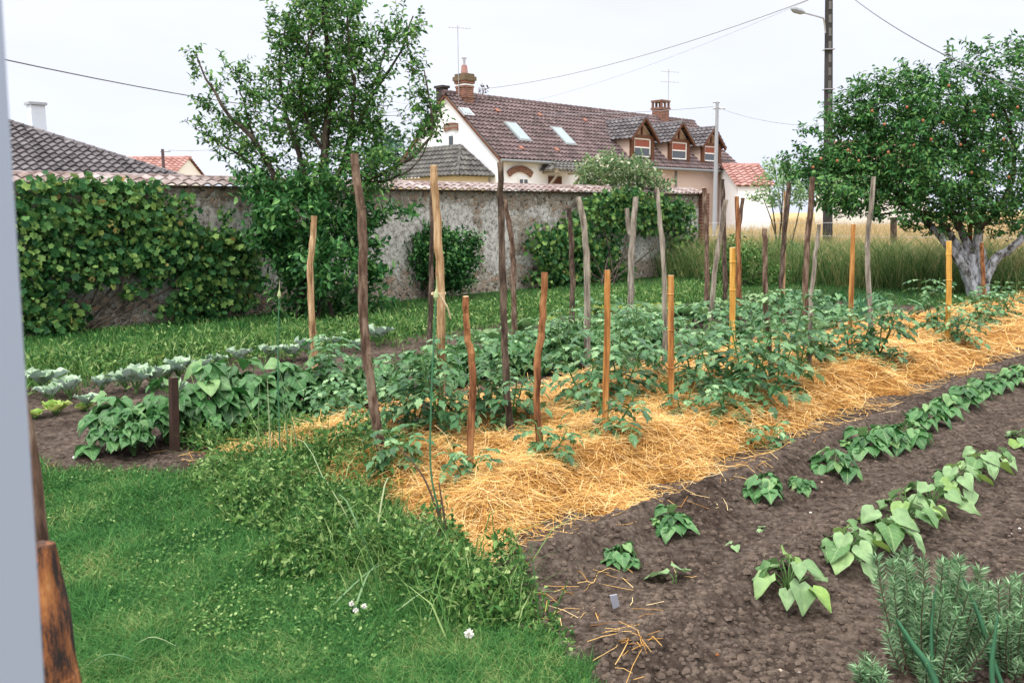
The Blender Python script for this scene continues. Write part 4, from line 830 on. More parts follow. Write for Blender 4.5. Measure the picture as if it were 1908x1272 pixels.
# ------------------------------------------------------------------ trees
def crown(mb, bl, Y, tpl, nper, lsize, twig=.16, gap=.0, depth=1.0, droop=0.0, g=rng, nl=11, dens=1.0, tw=None):
    """bl: (px,py,rx,ry) clumps of foliage; each is filled with small leafy twigs in real depth"""
    Ps = []; Ds = []; Tw = []
    for q_, (px, py, rx, ry) in enumerate(bl):
        c = D(px, py, Y); sx = rx / FPX * Y; sz = ry / FPX * Y; k = max(4, int(nper * dens * (sx * sz) / .25))
        v = norm(g.normal(size=(k, 3))) * (.35 + .65 * g.random((k, 1)) ** .6); off = g.normal() * .35 * depth * min(1, (sx / .55) ** 2)
        tc_ = c + v * np.array([sx, min(sx, .9) * depth, sz]) + np.array([0, off, 0])
        td = norm(v * np.array([1, 1, .6]) + np.array([0, 0, .45]) + .5 * g.normal(size=(k, 3)))
        for j in range(nl):
            u = (j + .5) / nl; a = j * 2.4 + g.random(k) * .8; X, Yv, Z = frames(td, np.array([[.3, .2, 1.]]))
            ld = norm(td * .45 + X * np.cos(a)[:, None] + Z * np.sin(a)[:, None] - ZD * droop)
            Ps.append(tc_ + td * (u - .5) * twig * (1 + .4 * g.random((k, 1)))); Ds.append(ld)
        Tw.append(np.stack([tc_ - td * twig * .6, tc_ + td * twig * .5], 1))
    P_ = np.concatenate(Ps); Dr = np.concatenate(Ds); n = len(P_)
    scatter(mb, tpl[0], tpl[1], P_, Dr, rdir(n, 1.1), lsize * (.65 + .6 * g.random(n)), lsize * .55 * (.7 + .5 * g.random(n)))
    Tw = np.concatenate(Tw)
    if tw is not None:
        n = len(Tw); d = norm(Tw[:, 1] - Tw[:, 0]); s = norm(np.cross(d, np.array([0, 1., 0]))) * .004; f = np.cross(s, d)
        V = np.stack([Tw[:, 0] - s, Tw[:, 0] + s, Tw[:, 1] + s * .5, Tw[:, 1] - s * .5, Tw[:, 0] + f, Tw[:, 0] - f, Tw[:, 1] - f * .5, Tw[:, 1] + f * .5], 1)
        tw.add(V.reshape(-1, 3), (np.array([(0, 1, 2, 3), (4, 5, 6, 7)])[None] + (np.arange(n) * 8)[:, None, None]).reshape(-1, 4))
def limb(mb, pix, Y, r0, r1, n=14, seed=0, dy=0, m=0):
    g = np.random.default_rng(seed); pts = [D(px, py, Y + dy * i / len(pix)) for i, (px, py) in enumerate(pix)]; P_ = curve_pts(pts, n); P_[1:-1] += (g.random((n - 2, 3)) - .5) * .04
    mb.add(*tube(P_, np.linspace(r0, r1, n), 9, True, .15, seed), m)
# central tree
Pb = GP(575, 592); YT = Pb[1]
tr = empty('orchard_tree', Pb); tag(tr, 'tall loose green fruit tree growing against the wall left of the farmhouse', 'tree')
m = MB()
for i, (pix, r0, r1, dy) in enumerate([([(575, 595), (580, 480), (600, 350), (610, 220), (610, 100), (600, 5)], .10, .02, .1), ([(570, 590), (545, 470), (520, 350), (480, 270), (430, 220), (392, 160), (365, 100)], .07, .008, -.3), ([(580, 590), (620, 460), (670, 350), (720, 320), (770, 290), (805, 240), (790, 130)], .06, .01, -.2),
        ([(600, 400), (650, 280), (690, 180), (740, 110), (770, 30)], .045, .01, .3), ([(590, 420), (560, 300), (530, 200), (520, 120), (540, 20)], .045, .01, .3), ([(520, 350), (460, 300), (400, 260), (362, 240)], .03, .006, 0), ([(640, 300), (660, 200), (650, 80), (640, -10)], .035, .008, -.2),
        ([(610, 300), (560, 180), (580, 60), (560, -10)], .03, .008, 0), ([(690, 340), (740, 330), (780, 300), (820, 210)], .025, .006, .2), ([(650, 400), (700, 395), (760, 400)], .02, .005, -.2), ([(690, 180), (720, 90), (745, 60)], .02, .006, .2), ([(480, 270), (450, 180), (445, 120)], .02, .006, .2)]):
    limb(m, pix, YT, r0, r1, 16, i, dy)
tk = m.build('trunk', TRUNK, tr); m = MB(); tw = MB()
UP = [(600, 60, 85, 70), (560, 150, 80, 60), (640, 150, 80, 60), (700, 110, 45, 55), (755, 55, 34, 42), (520, 225, 80, 60), (600, 240, 95, 60), (690, 210, 45, 60), (440, 245, 45, 38), (470, 165, 32, 38), (400, 262, 28, 20), (367, 118, 17, 30), (392, 195, 22, 30), (420, 215, 26, 24), (405, 160, 14, 24), (815, 225, 24, 26), (780, 190, 20, 30), (368, 238, 20, 16), (575, -5, 60, 40), (645, -5, 40, 30),
      (770, 120, 20, 40), (765, 240, 42, 28), (803, 225, 22, 30), (788, 165, 14, 32), (740, 290, 60, 18), (520, 60, 30, 45), (500, 120, 26, 24), (430, 120, 26, 20), (645, 70, 35, 45), (720, 60, 25, 25), (565, 330, 70, 40), (660, 300, 45, 40), (815, 195, 12, 16), (640, 330, 80, 40), (480, 300, 40, 34), (700, 340, 40, 22), (600, 180, 70, 60), (555, 85, 40, 50), (470, 320, 40, 24), (520, 350, 50, 30), (450, 285, 40, 22), (720, 320, 40, 20), (665, 230, 40, 40), (620, 20, 60, 40), (700, 250, 30, 30)]
crown(m, UP, YT, OV, 56, .092, .30, depth=.9, tw=tw); m.build('crown', TREE1, tr); tw.build('twigs', TRUNK, tr)
# laurel-like shrub at its foot
sh = empty('broadleaf_shrub', GP(600, 598)); tag(sh, 'dense dark broad-leaved shrub at the foot of the central tree', 'shrub')
m = MB(); crown(m, [(560, 400, 80, 45), (620, 420, 80, 50), (560, 480, 70, 50), (630, 490, 65, 50), (550, 545, 60, 36), (620, 560, 70, 32), (500, 390, 36, 34), (590, 350, 60, 30), (690, 560, 40, 25), (680, 470, 36, 40), (520, 440, 36, 50), (690, 400, 40, 30), (755, 397, 30, 10), (480, 350, 40, 26), (500, 440, 40, 30), (700, 510, 30, 30), (530, 590, 40, 14), (660, 585, 50, 14)], YT - .35, OV, 85, .125, .25, depth=.8, nl=9)
m.build('foliage', LAUREL, sh); m = MB()
for i, px in enumerate((550, 590, 620, 650)): limb(m, [(px, 596), (px + random.uniform(-20, 20), 500), (px + random.uniform(-40, 40), 390)], YT - .35, .03, .008, 8, i + 50)
m.build('stem', TRUNK, sh)
# pear tree
Pb = GP(1822, 552); YP = Pb[1]
tr = empty('pear_tree', Pb); tag(tr, 'wide pear tree with whitewashed trunk and reddish fruit at the right', 'tree')
WW = noisemat('whitewashed_bark', [(.06, .05, .045), (.30, .30, .31), (.55, .57, .62)], [.38, .47, .62], 12, .9, .9, .02, 22, (1, 1, .5)); m = MB()
for i, (pix, r0, r1, dy) in enumerate([([(1815, 556), (1806, 520), (1785, 480), (1752, 440), (1738, 424)], .12, .05, -.2), ([(1822, 556), (1812, 500), (1798, 450), (1790, 425)], .11, .06, .3), ([(1826, 556), (1830, 500), (1822, 450), (1824, 420)], .12, .07, .1), ([(1832, 556), (1838, 515), (1858, 480), (1890, 458), (1912, 430)], .11, .055, -.3), ([(1806, 520), (1790, 470), (1768, 430)], .08, .06, .2)]):
    limb(m, pix, YP, r0, r1, 12, i + 20, dy)
m.build('trunk', WW, tr); m = MB()
for i, (pix, r0, r1, dy) in enumerate([([(1740, 427), (1710, 395), (1670, 370), (1620, 350), (1570, 330)], .065, .02, -.3), ([(1790, 428), (1770, 390), (1740, 340), (1700, 260)], .08, .03, .3), ([(1824, 424), (1830, 370), (1800, 290), (1800, 180)], .09, .03, .1), ([(1910, 432), (1930, 390), (1950, 330), (1960, 220)], .07, .03, -.2),
        ([(1768, 432), (1730, 400), (1680, 395), (1630, 400)], .05, .015, -.3), ([(1824, 424), (1870, 380), (1890, 300), (1870, 200)], .06, .02, -.3), ([(1700, 390), (1640, 330), (1590, 260), (1560, 230)], .035, .012, .2), ([(1640, 350), (1560, 330), (1490, 300)], .03, .01, 0)]):
    limb(m, pix, YP, r0, r1, 12, i + 70, dy)
m.build('branches', TRUNK, tr)
RT = [(1485, 300, 34, 22), (1500, 262, 16, 28), (1535, 330, 45, 36), (1590, 365, 50, 32), (1590, 250, 40, 60), (1620, 195, 40, 40), (1610, 310, 60, 50), (1665, 170, 42, 38), (1680, 260, 75, 60), (1730, 190, 50, 42), (1690, 350, 80, 45), (1770, 330, 80, 60), (1770, 240, 75, 60), (1800, 150, 42, 40), (1765, 135, 12, 28), (1680, 140, 12, 22), (1590, 165, 10, 26),
      (1850, 150, 45, 50), (1860, 240, 75, 65), (1850, 340, 80, 55), (1895, 110, 22, 36), (1770, 400, 50, 22), (1850, 400, 50, 25), (1960, 200, 60, 100), (1960, 340, 60, 70), (1820, 110, 12, 18), (1900, 85, 10, 20), (1640, 400, 40, 16), (1570, 380, 40, 20), (1720, 150, 18, 22), (1545, 290, 24, 20), (1640, 330, 60, 40), (1700, 395, 50, 18), (1530, 350, 50, 24), (1550, 300, 44, 34), (1470, 320, 26, 16), (1580, 300, 50, 40), (1630, 240, 50, 50), (1560, 375, 50, 22), (1620, 385, 60, 24), (1690, 215, 50, 40), (1740, 270, 60, 50), (1820, 200, 60, 40), (1900, 200, 60, 60), (1730, 420, 50, 14), (1880, 420, 60, 20), (1820, 290, 80, 50), (1500, 330, 20, 20), (1590, 205, 30, 40), (1700, 330, 60, 50), (1760, 385, 60, 36), (1650, 290, 50, 50), (1740, 340, 60, 40), (1690, 240, 60, 50), (1830, 390, 60, 30), (1570, 215, 30, 36), (1640, 165, 40, 26), (1730, 160, 40, 26), (1540, 320, 40, 30), (1800, 430, 50, 14), (1900, 390, 40, 36), (1602, 150, 7, 22), (1642, 140, 8, 20), (1690, 120, 7, 22), (1722, 128, 7, 16), (1762, 105, 8, 22), (1808, 88, 7, 20), (1845, 92, 8, 20), (1566, 190, 8, 20), (1524, 240, 8, 22), (1880, 78, 7, 18)]
m = MB(); tw = MB(); crown(m, RT, YP, OV, 58, .098, .26, depth=1.4, droop=.35, tw=tw); m.build('crown', TREE2, tr); tw.build('twigs', TRUNK, tr)
FR = plain('red_fruit', (.30, .12, .06), .5, 0, .3); fm = None
fpx = [(1625, 207), (1648, 232), (1600, 300), (1676, 235), (1815, 208), (1826, 235), (1703, 271), (1757, 229), (1832, 282), (1802, 300), (1810, 322), (1895, 290), (1768, 100 + 60), (1530, 296), (1655, 284), (1700, 310), (1720, 225), (1740, 300), (1790, 270), (1850, 215), (1870, 260), (1845, 170), (1880, 330), (1610, 350), (1560, 300), (1580, 280), (1515, 312), (1760, 350), (1690, 200), (1850, 310), (1896, 200), (1735, 260)]
fm_ = MB().add(IV * np.array([.026, .026, .034]), IF).mesh('pear', [FR], smooth=True)
for px, py in fpx[::2] + fpx[1::6]:
    o = bpy.data.objects.new('fruit', fm_); C.objects.link(o); P = D(px, py, YP - .75 - .35 * random.random()); o.parent = tr; o.location = tuple(P - np.array(tr.location))
# rose-like bush behind the wall, mimosa-like tree at right, far tree behind gable
def bushy(name, label, cat, bl, Y, mat, ls, tpl=OV, nper=30, base=None, depth=1., stemm=TRUNK, nl=9, droop=0):
    Pb = base if base is not None else np.array([*D(bl[0][0], 400, Y)[:2], 0]); r = empty(name, Pb); tag(r, label, cat); m = MB(); crown(m, bl, Y, tpl, nper, ls, ls * 2.4, depth=depth, nl=nl, droop=droop); m.build('foliage', mat, r)
    m = MB()
    for i, (px, py, rx, ry) in enumerate(bl[:7]): A = Pb + np.array([.1 * (i - 3) * .5, 0, 0]); B = D(px, py, Y); m.add(*tube(curve_pts([A, (A + B) / 2 + np.array([.05, .03, .15]), B], 8), np.linspace(.03, .008, 8), 6))
    m.build('stem', stemm, r); return r
bushy('rose_bush', 'pale flowering bush rising over the wall before the farmhouse', 'bush', [(1140, 310, 55, 24), (1110, 320, 35, 26), (1175, 320, 36, 26), (1145, 340, 60, 14), (1205, 325, 22, 18), (1095, 345, 20, 18), (1225, 345, 25, 14)], 22.6, BUSH, .11, nper=110)
bushy('feathery_tree', 'light feathery young tree left of the pear tree', 'tree', [(1460, 315, 30, 18), (1430, 340, 30, 16), (1475, 345, 30, 22), (1420, 365, 26, 14), (1450, 370, 36, 18), (1495, 365, 20, 24), (1440, 300, 16, 8)], 25, FERN, .12, RH, 44, droop=.3)
bushy('distant_tree', 'hazy bluish tree behind the central tree and the gable', 'tree', [(715, 280, 34, 22), (735, 292, 30, 16), (700, 300, 26, 20), (725, 262, 18, 12)], 50, leafmat('distant_leaf', [(.05, .12, .08), (.09, .17, .12)]), .3, RH, 14)
bushy('distant_tree', 'bare wispy treetop just right of the brick chimney', 'tree', [(895, 172, 14, 10), (885, 183, 10, 6)], 60, TRUNK, .25, RH, 2)
# wall plants
def climber(name, label, cat, bl, off, mat, ls, nper, tpl=VN, base=None, fl=.7):
    m = MB(); Ps = []; P0 = np.array([*xy(0, WT), 0])
    for px, py, rx, ry in bl:
        c = plane_hit(px, py, wp(0, WT - off, 0), ND); sx = rx / FPX * c[1] * 1.25; sz = ry / FPX * c[1]; k = int(nper * sx * sz / .1)
        v = norm(rng.normal(size=(k, 3))) * rng.random((k, 1)) ** .45; Ps.append(c + UD * (v[:, :1] * sx) + ND * (v[:, 1:2] * off * .9) + ZD * (v[:, 2:] * sz))
    P_ = np.concatenate(Ps); P_ = P_[P_[:, 2] > .02]; n = len(P_)
    Nn = norm(-ND * fl + ZD * .55 + rng.normal(size=(n, 3)) * .6); Dr = norm(-ZD * .75 + rng.normal(size=(n, 3)) * .55)
    scatter(m, tpl[0], tpl[1], P_, Dr, Nn, ls * (.45 + .95 * rng.random(n) ** 1.3))
    b0 = base if base is not None else GP(bl[0][0], 600); r = empty(name, b0); tag(r, label, cat); m.build('foliage', mat, r); m = MB()
    for i, (px, py, rx, ry) in enumerate(bl[:9]): B = plane_hit(px, py, wp(0, WT - off, 0), ND); A = b0 + UD * .06 * i; m.add(*tube(curve_pts([A, (A + B) / 2 + UD * .1, B], 9), np.linspace(.022, .007, 9), 6))
    m.build('stem', TRUNK, r); return r
climber('grape_vine', 'large leafy grape vine with yellowing tips covering the wall at left', 'vine',
        [(60, 420, 60, 75), (140, 400, 80, 60), (230, 400, 80, 55), (310, 420, 65, 55), (100, 490, 80, 60), (200, 470, 70, 40), (260, 480, 60, 36), (350, 480, 60, 50), (410, 480, 55, 50), (430, 520, 50, 55), (370, 540, 50, 45), (70, 570, 60, 50), (30, 520, 50, 80), (330, 370, 30, 18), (250, 350, 50, 16), (150, 345, 60, 14), (70, 345, 40, 14), (465, 490, 22, 30), (280, 515, 16, 36), (400, 445, 40, 30), (300, 455, 60, 35), (350, 590, 26, 10), (130, 580, 30, 30), (90, 600, 60, 22), (455, 450, 24, 30), (420, 400, 14, 20), (180, 520, 30, 20), (330, 575, 50, 14), (440, 560, 40, 20), (160, 332, 22, 14), (225, 338, 18, 12), (95, 334, 20, 12), (290, 348, 14, 16), (480, 520, 16, 22), (425, 440, 16, 24), (240, 540, 12, 22), (120, 612, 34, 16), (390, 585, 24, 16)], .28, VINE, .085, 150, base=GP(90, 625))
climber('wall_vine', 'dense green climber hanging over the wall behind the stakes', 'climber',
        [(1140, 400, 70, 42), (1210, 400, 60, 42), (1270, 420, 40, 55), (1070, 430, 45, 40), (1030, 470, 40, 50), (1120, 470, 60, 40), (1060, 515, 60, 24), (1180, 375, 50, 22), (1110, 378, 40, 20), (1250, 385, 50, 22), (1150, 505, 40, 20), (1290, 470, 20, 36), (1010, 450, 40, 40), (1040, 510, 50, 30), (1100, 520, 50, 18), (1160, 360, 60, 14), (1080, 480, 50, 50)], .3, VINE, .09, 110, base=GP(1120, 532))
bushy('wall_shrub', 'rounded green shrub against the bare middle of the wall', 'shrub', [(830, 480, 42, 32), (800, 500, 40, 40), (860, 475, 28, 32), (770, 530, 30, 26), (830, 530, 40, 20), (840, 440, 22, 14), (790, 455, 18, 18), (770, 480, 34, 44), (860, 500, 36, 36), (810, 440, 30, 24), (750, 520, 24, 30), (880, 450, 16, 24)], GP(800, 556)[1], LAUREL, .10, nper=160, base=GP(800, 558), depth=.6)
bushy('low_wall_shrub', 'low leafy clump at the wall foot beside the climber', 'shrub', [(950, 515, 28, 14), (975, 522, 22, 10), (920, 525, 20, 10)], GP(940, 538)[1], VINE, .12, nper=70, base=GP(940, 540), depth=.5)
bushy('boundary_shrub', 'dark overgrown shrub in the tall grass beside the wall end', 'shrub', [(1365, 480, 34, 46), (1400, 500, 40, 36), (1440, 515, 40, 26), (1340, 510, 26, 30)], 19.6, WEED, .09, RH, nper=80, base=GP(1380, 533), depth=.8)

# ------------------------------------------------------------------ vegetables (variants shared between copies)
def compound(m, P, Dr, L, g, ls, tpl, pairs=3, droop=.8, mat=0, stm=None):
    """feather leaf: arching rachis with leaflets"""
    Dr = norm(Dr); pts = [P]; d = Dr.copy()
    for k in range(pairs + 2): pts.append(pts[-1] + d * L / (pairs + 2)); d = norm(d - ZD * droop / (pairs + 2))
    pts = np.array(pts); Ps = []; Ds = []; Sz = []
    for k in range(2, pairs + 2):
        d = norm(pts[k] - pts[k - 1]); s = norm(np.cross(d, ZD))
        for sg in (-1, 1): Ps.append(pts[k]); Ds.append(norm(s * sg + d * .55 - ZD * .25 + g.normal(size=3) * .15)); Sz.append(ls * (.7 + .5 * g.random()))
    Ps.append(pts[-1]); Ds.append(norm(pts[-1] - pts[-2])); Sz.append(ls * 1.25); n = len(Ps)
    scatter(m, tpl[0], tpl[1], np.array(Ps), np.array(Ds), norm(np.array([[0, 0, 1.]]) + g.normal(size=(n, 3)) * .3), np.array(Sz), np.array(Sz) * .95)
    if stm is not None: stm.add(*tube(pts, np.linspace(.003, .0012, len(pts)), 4, False))
def tomato(seed, h, w_, nst=3):
    g = np.random.default_rng(seed); lf = MB(); sm = MB()
    for k in range(nst):
        a = g.random() * 6.28; tip = np.array([math.cos(a) * w_ * .35, math.sin(a) * w_ * .35, h * (.75 + .25 * g.random())]); P_ = curve_pts([np.zeros(3), tip * np.array([.6, .6, .5]), tip], 10); sm.add(*tube(P_, np.linspace(.008, .003, 10), 6))
        nlv = int(5 + h * 16)
        for j in range(nlv):
            u = .12 + .88 * (j / nlv); i = min(int(u * 9), 8); P0 = P_[i]; b = j * 2.4 + g.random(); el = .15 + .5 * u
            compound(lf, P0, np.array([math.cos(b), math.sin(b), el]), w_ * (.55 - .2 * u) * (.8 + .4 * g.random()), g, .095 * (1 - .3 * u), TM, 3, 1.3, stm=sm)
    return sm.mesh('stem', [STEM], smooth=True), lf.mesh('foliage', [TOM])
def beanplant(seed, h, w_, n, ls, mat, seedling=False, dp=.5):
    g = np.random.default_rng(seed); lf = MB(); sm = MB()
    for k in range(n):
        a = k * 2.4 + g.random(); rr_ = w_ * .5 * math.sqrt((k + .6) / n) * (.8 + .3 * g.random()); z = h * (1.0 - .65 * (rr_ / (w_ * .5)) ** 1.5) * (.65 + .4 * g.random())
        d = np.array([math.cos(a), math.sin(a), 0.]); P0 = d * rr_ * .55 + ZD * z
        sm.add(*tube(curve_pts([d * .01, d * rr_ * .2 + ZD * z * .6, P0], 6), np.linspace(.0035, .0018, 6), 5, False))
        for j, da in enumerate((0, 2.0, -2.0) if not seedling else (0,)):
            b = a + da * .55; dd = norm(np.array([math.cos(b), math.sin(b), -.15 - dp * g.random()])); 
            hv = np.array(HT[0]); hv[:, 2] += .05 * g.normal(size=len(hv)) * (np.abs(hv[:, 0]) > .1); hv[:, 0] *= .85 + .35 * g.random(); hv[:, 0] += .12 * g.normal() * hv[:, 1]; hv[:, 2] -= (g.random() - .3) * .25 * hv[:, 1] ** 2
            scatter(lf, hv, HT[1], (P0 + dd * .02)[None], dd[None], norm(np.array([[0, 0, 1.]]) + g.normal(size=(1, 3)) * .22 + dd * .3), np.array([ls * (.75 + .5 * g.random())]))
    return sm.mesh('stem', [STEM], smooth=True), lf.mesh('foliage', [mat], smooth=True)
def rosette(seed, n, L, wd, up, mat, curl=.5, stemh=.0, tpl='broad'):
    """cabbage / lettuce / squash: broad curved leaves from the centre"""
    g = np.random.default_rng(seed); lf = MB(); sm = MB()
    for k in range(n):
        a = k * 2.4 + g.random() * .5; u = 1 - k / n; Lk = L * (.55 + .5 * u); el = up * (1.2 - .62 * u) + .25 * g.random(); d = np.array([math.cos(a), math.sin(a), 0]); s = np.array([-d[1], d[0], 0]); NR, NC = 7, 5; V = []
        pet = .35; z0 = stemh
        for i in range(NR):
            v = i / (NR - 1); r_ = Lk * (pet + (1 - pet) * v); ang = el * (1 - curl * v * v); P0 = d * (r_ * math.cos(el) ) + ZD * (z0 + r_ * math.sin(el) - Lk * curl * .35 * v ** 3)
            ww = wd * Lk / L * (math.sin(math.pi * min(1, .12 + .86 * v ** .8)) ** .7)
            for j in range(NC):
                c_ = (j / (NC - 1) - .5) * 2; V.append(P0 + s * c_ * ww * .5 + (ZD * .9 - d * .5) * (.28 * ww * c_ * c_ + .05 * L * g.normal() * abs(c_)))
        lf.add(V, np.array([(i * NC + j, i * NC + j + 1, (i + 1) * NC + j + 1, (i + 1) * NC + j) for i in range(NR - 1) for j in range(NC - 1)]))
        sm.add(*tube([ZD * z0 * .7, d * Lk * pet * math.cos(el) + ZD * (z0 + Lk * pet * math.sin(el))], [.008, .005], 5, False))
    sm.add(*tube([-ZD * .02, ZD * (stemh + .02)], .012, 6))
    return sm.mesh('stem', [STEM], smooth=True), lf.mesh('foliage', [mat], smooth=True)
def plant(kind, meshes, P, label, cat, group, sc__=1., rz=None):
    r = empty(kind, P); r.rotation_euler = (0, 0, random.uniform(0, 6.28) if rz is None else rz); r.scale = (sc__,) * 3; tag(r, label, cat, group)
    for nm, me in zip(('stem', 'foliage'), meshes): o = bpy.data.objects.new(nm, me); C.objects.link(o); o.parent = r
    return r
ORD = 'first second third fourth fifth sixth seventh eighth ninth tenth eleventh twelfth thirteenth fourteenth fifteenth sixteenth seventeenth eighteenth nineteenth twentieth'.split() + ['twenty-first', 'twenty-second', 'twenty-third', 'twenty-fourth', 'twenty-fifth', 'twenty-sixth', 'twenty-seventh', 'twenty-eighth', 'twenty-ninth', 'thirtieth']
TB = [tomato(100 + i, .50 + .07 * i, .52, 3) for i in range(5)]; TSm = [tomato(120 + i, .30, .40, 2) for i in range(3)]
def short(lab):
    wds = lab.split(); return ' '.join(wds[:9]) if len(wds) > 9 else lab
# tomatoes: (px, py, scale, big, words)
toms = [((640, 800), .85, 1, 'tomato plant left of the tallest barky stake'), ((705, 815), .8, 1, 'tomato plant wrapped round the foot of the tallest barky stake'), ((775, 800), .9, 1, 'tomato plant between the tallest stake and the split tan stake'),
 ((835, 815), .95, 1, 'tomato plant leaning at the foot of the split tan stake'), ((900, 780), .8, 1, 'tomato plant left of the tall dark straight stake'), ((948, 795), 1.0, 1, 'tomato plant growing up the tall dark straight stake'),
 ((868, 890), .75, 0, 'small tomato plant at the foot of the short crooked stake'), ((745, 850), .8, 0, 'small drooping tomato plant right of the tallest stake in the straw'), ((1022, 850), .8, 0, 'tiny tomato plant beside the blunt topped brown stake'),
 ((1140, 810), 1.1, 0, 'small tomato plant at the foot of the sawn orange stake'), ((1272, 775), .8, 0, 'small tomato plant beside the orange bamboo cane'), ((1090, 755), 1.05, 1, 'bushy tomato plant left of the sawn orange stake'),
 ((1160, 740), 1.1, 1, 'dark bushy tomato plant between the two orange stakes'), ((1040, 700), 1.0, 1, 'tomato plant behind the straw near the dark slender stake'), ((1195, 700), 1.0, 1, 'tomato plant left of the thin lichen stake'),
 ((1290, 725), 1.1, 1, 'tomato plant filling the gap right of the orange bamboo cane'), ((1345, 745), 1.15, 1, 'large tomato plant at the foot of the bright yellow bamboo'), ((1400, 745), 1.0, 1, 'tomato plant just right of the bright yellow bamboo'),
 ((1350, 770), .9, 0, 'small tomato plant in the straw below the bright yellow bamboo'), ((1450, 715), 1.05, 1, 'tomato plant at the foot of the medium brown stake'), ((1490, 690), 1.0, 1, 'tomato plant left of the slim greyish crossing stake'),
 ((1530, 665), .9, 1, 'tomato plant right of the tall brown stake foot'), ((1590, 675), .95, 1, 'tomato plant at the foot of the orange brown stake'), ((1635, 668), .95, 1, 'tomato plant at the foot of the bowed grey stake'),
 ((1745, 625), .9, 1, 'tomato plant left of the yellow bamboo by the trunk'), ((1785, 625), .9, 1, 'tomato plant right of the yellow bamboo by the trunk'), ((1830, 605), .95, 1, 'tomato plant in front of the short reddish stake'),
 ((1870, 595), .9, 1, 'tomato plant furthest right in the staked row'), ((1430, 790), .7, 0, 'small tomato plant in straw below the medium brown stake'), ((600, 770), .9, 1, 'tomato plant at the left end near the tan bent stake'),
 ((1245, 660), 1.0, 1, 'tomato plant behind the thin lichen stake'), ((1310, 650), 1.05, 1, 'tomato plant at the foot of the strongly leaning grey stake'), ((1380, 650), 1.0, 1, 'tomato plant behind the bright yellow bamboo'),
 ((1440, 640), 1.0, 1, 'tomato plant behind the medium brown stake'), ((1110, 650), .95, 1, 'tomato plant at the foot of the pale knobbly stake'), ((985, 690), 1.0, 1, 'tomato plant right of the leaning brown stake'), ((880, 700), .9, 1, 'tomato plant behind the short crooked reddish stake'), ((1175, 655), .9, 1, 'tomato plant near the grey forked stake foot'), ((1500, 625), .9, 1, 'tomato plant behind the tall brown stake')]
for i, (pp, s, big, lab) in enumerate(toms):
    plant('tomato_plant', TB[i % 5] if big else TSm[i % 3], GP(*pp), lab, 'tomato plant', 'tomato plants along the stakes', s)
# young beans on the two soil ridges
BS = [beanplant(200 + i, .17, .34, 14, .088, SBEAN, True, .5) for i in range(4)]; BB = [beanplant(220 + i, .15, .36, 8, .085, BEAN, False, .35) for i in range(4)]
r1 = [(1468, 1088, 1.15), (1578, 1028, 1.1), (1640, 990, 1.25), (1690, 955, 1.2), (1735, 928, 1.15), (1780, 900, 1.1), (1822, 878, 1.0), (1855, 860, .8)]
for i, (px, py, s) in enumerate(r1): plant('bean_seedling', BS[i % 4], GP(px, py), f'pale young bean plant on the near soil ridge, {ORD[i]} from its left end', 'bean plant', 'young beans on the near ridge', s)
r2 = [(1158, 1000, .65), (1248, 965, .8), (1425, 900, .95), (1490, 868, .6), (1553, 850, 1.1), (1603, 825, 1.1), (1648, 806, 1.1), (1688, 790, 1.1), (1726, 772, 1.1), (1762, 756, 1.1), (1795, 741, 1.1), (1826, 727, 1.05), (1855, 714, 1.05), (1882, 702, 1.0), (1908, 692, 1.0), (1935, 680, 1.0)]
for i, (px, py, s) in enumerate(r2): plant('bean_seedling', BB[i % 4], GP(px, py), f'green young bean plant on ridge beside straw, {ORD[i]} from its left end', 'bean plant', 'young beans on the ridge beside the straw', s)
plant('bean_seedling', BS[2], GP(1905, 812), 'pale bean plant cut by the right edge of the picture', 'bean plant', None, .8)
m1 = beanplant(240, .10, .1, 2, .085, SBEAN, True, .2)
plant('bean_sprout', m1, GP(1258, 1088), 'lone two-leaved pale bean sprout on bare soil', 'bean sprout', None, 1.1, .2)
plant('bean_sprout', m1, GP(1425, 990), 'tiny bean sprout behind the first near ridge plant', 'bean sprout', None, .45, 1.2)
plant('bean_sprout', m1, GP(1368, 1024), 'tiny yellowish bean sprout left of the near ridge plants', 'bean sprout', None, .4, 2.2)
# big bean row at left
BL = [beanplant(260 + i, .50, .72, 30, .12, BEAN, False, .6) for i in range(4)]
s0 = 2.25
for i in range(19):
    s = s0 + .33 * i; x, y = xy(s, 6.1 + random.uniform(-.08, .08)); z = float(GH(x, y))
    plant('bean_plant', BL[i % 4], (x, y, z), f'big leafy bean plant in dense row behind post, {ORD[i]} from its left end', 'bean plant', 'dense bean row behind the iron post', (.8 if i == 0 else 1.0 if i < 5 else .86) * random.uniform(.9, 1.1))
plant('bean_plant', BL[1], GP(250, 850), 'low bean plant spilling onto the soil at the near end of the dense row', 'bean plant', None, .62)
# potatoes / mixed greens filling rows behind
PT = [beanplant(280 + i, .34, .55, 30, .08, POTA, False, .5) for i in range(3)]
PL = [beanplant(290 + i, .24, .5, 22, .075, SBEAN, False, .3) for i in range(3)]
k = 0
for row, (t, s_a, s_b, stp) in enumerate(((6.95, 6.6, 14.6, .55), (5.75, 9.6, 14.8, .9), (7.85, 8.6, 14.6, .42))):
    s = s_a; i = 0; nm = ('middle green row behind the tomatoes', 'green row hugging the back edge of the straw', 'green row nearest the wall lawn')[row]
    while s < s_b:
        x, y = xy(s, t + random.uniform(-.1, .1)); plant('potato_plant', (PL if row == 2 else PT)[k % 3], (x, y, float(GH(x, y))), f'potato plant in {nm}, {ORD[i]} from left', 'potato plant', nm, random.uniform(.8, 1.1)); s += stp; i += 1; k += 1
SQ = [rosette(300 + i, 9, .34, .30, 1.0, BEAN, .6, .05) for i in range(2)]
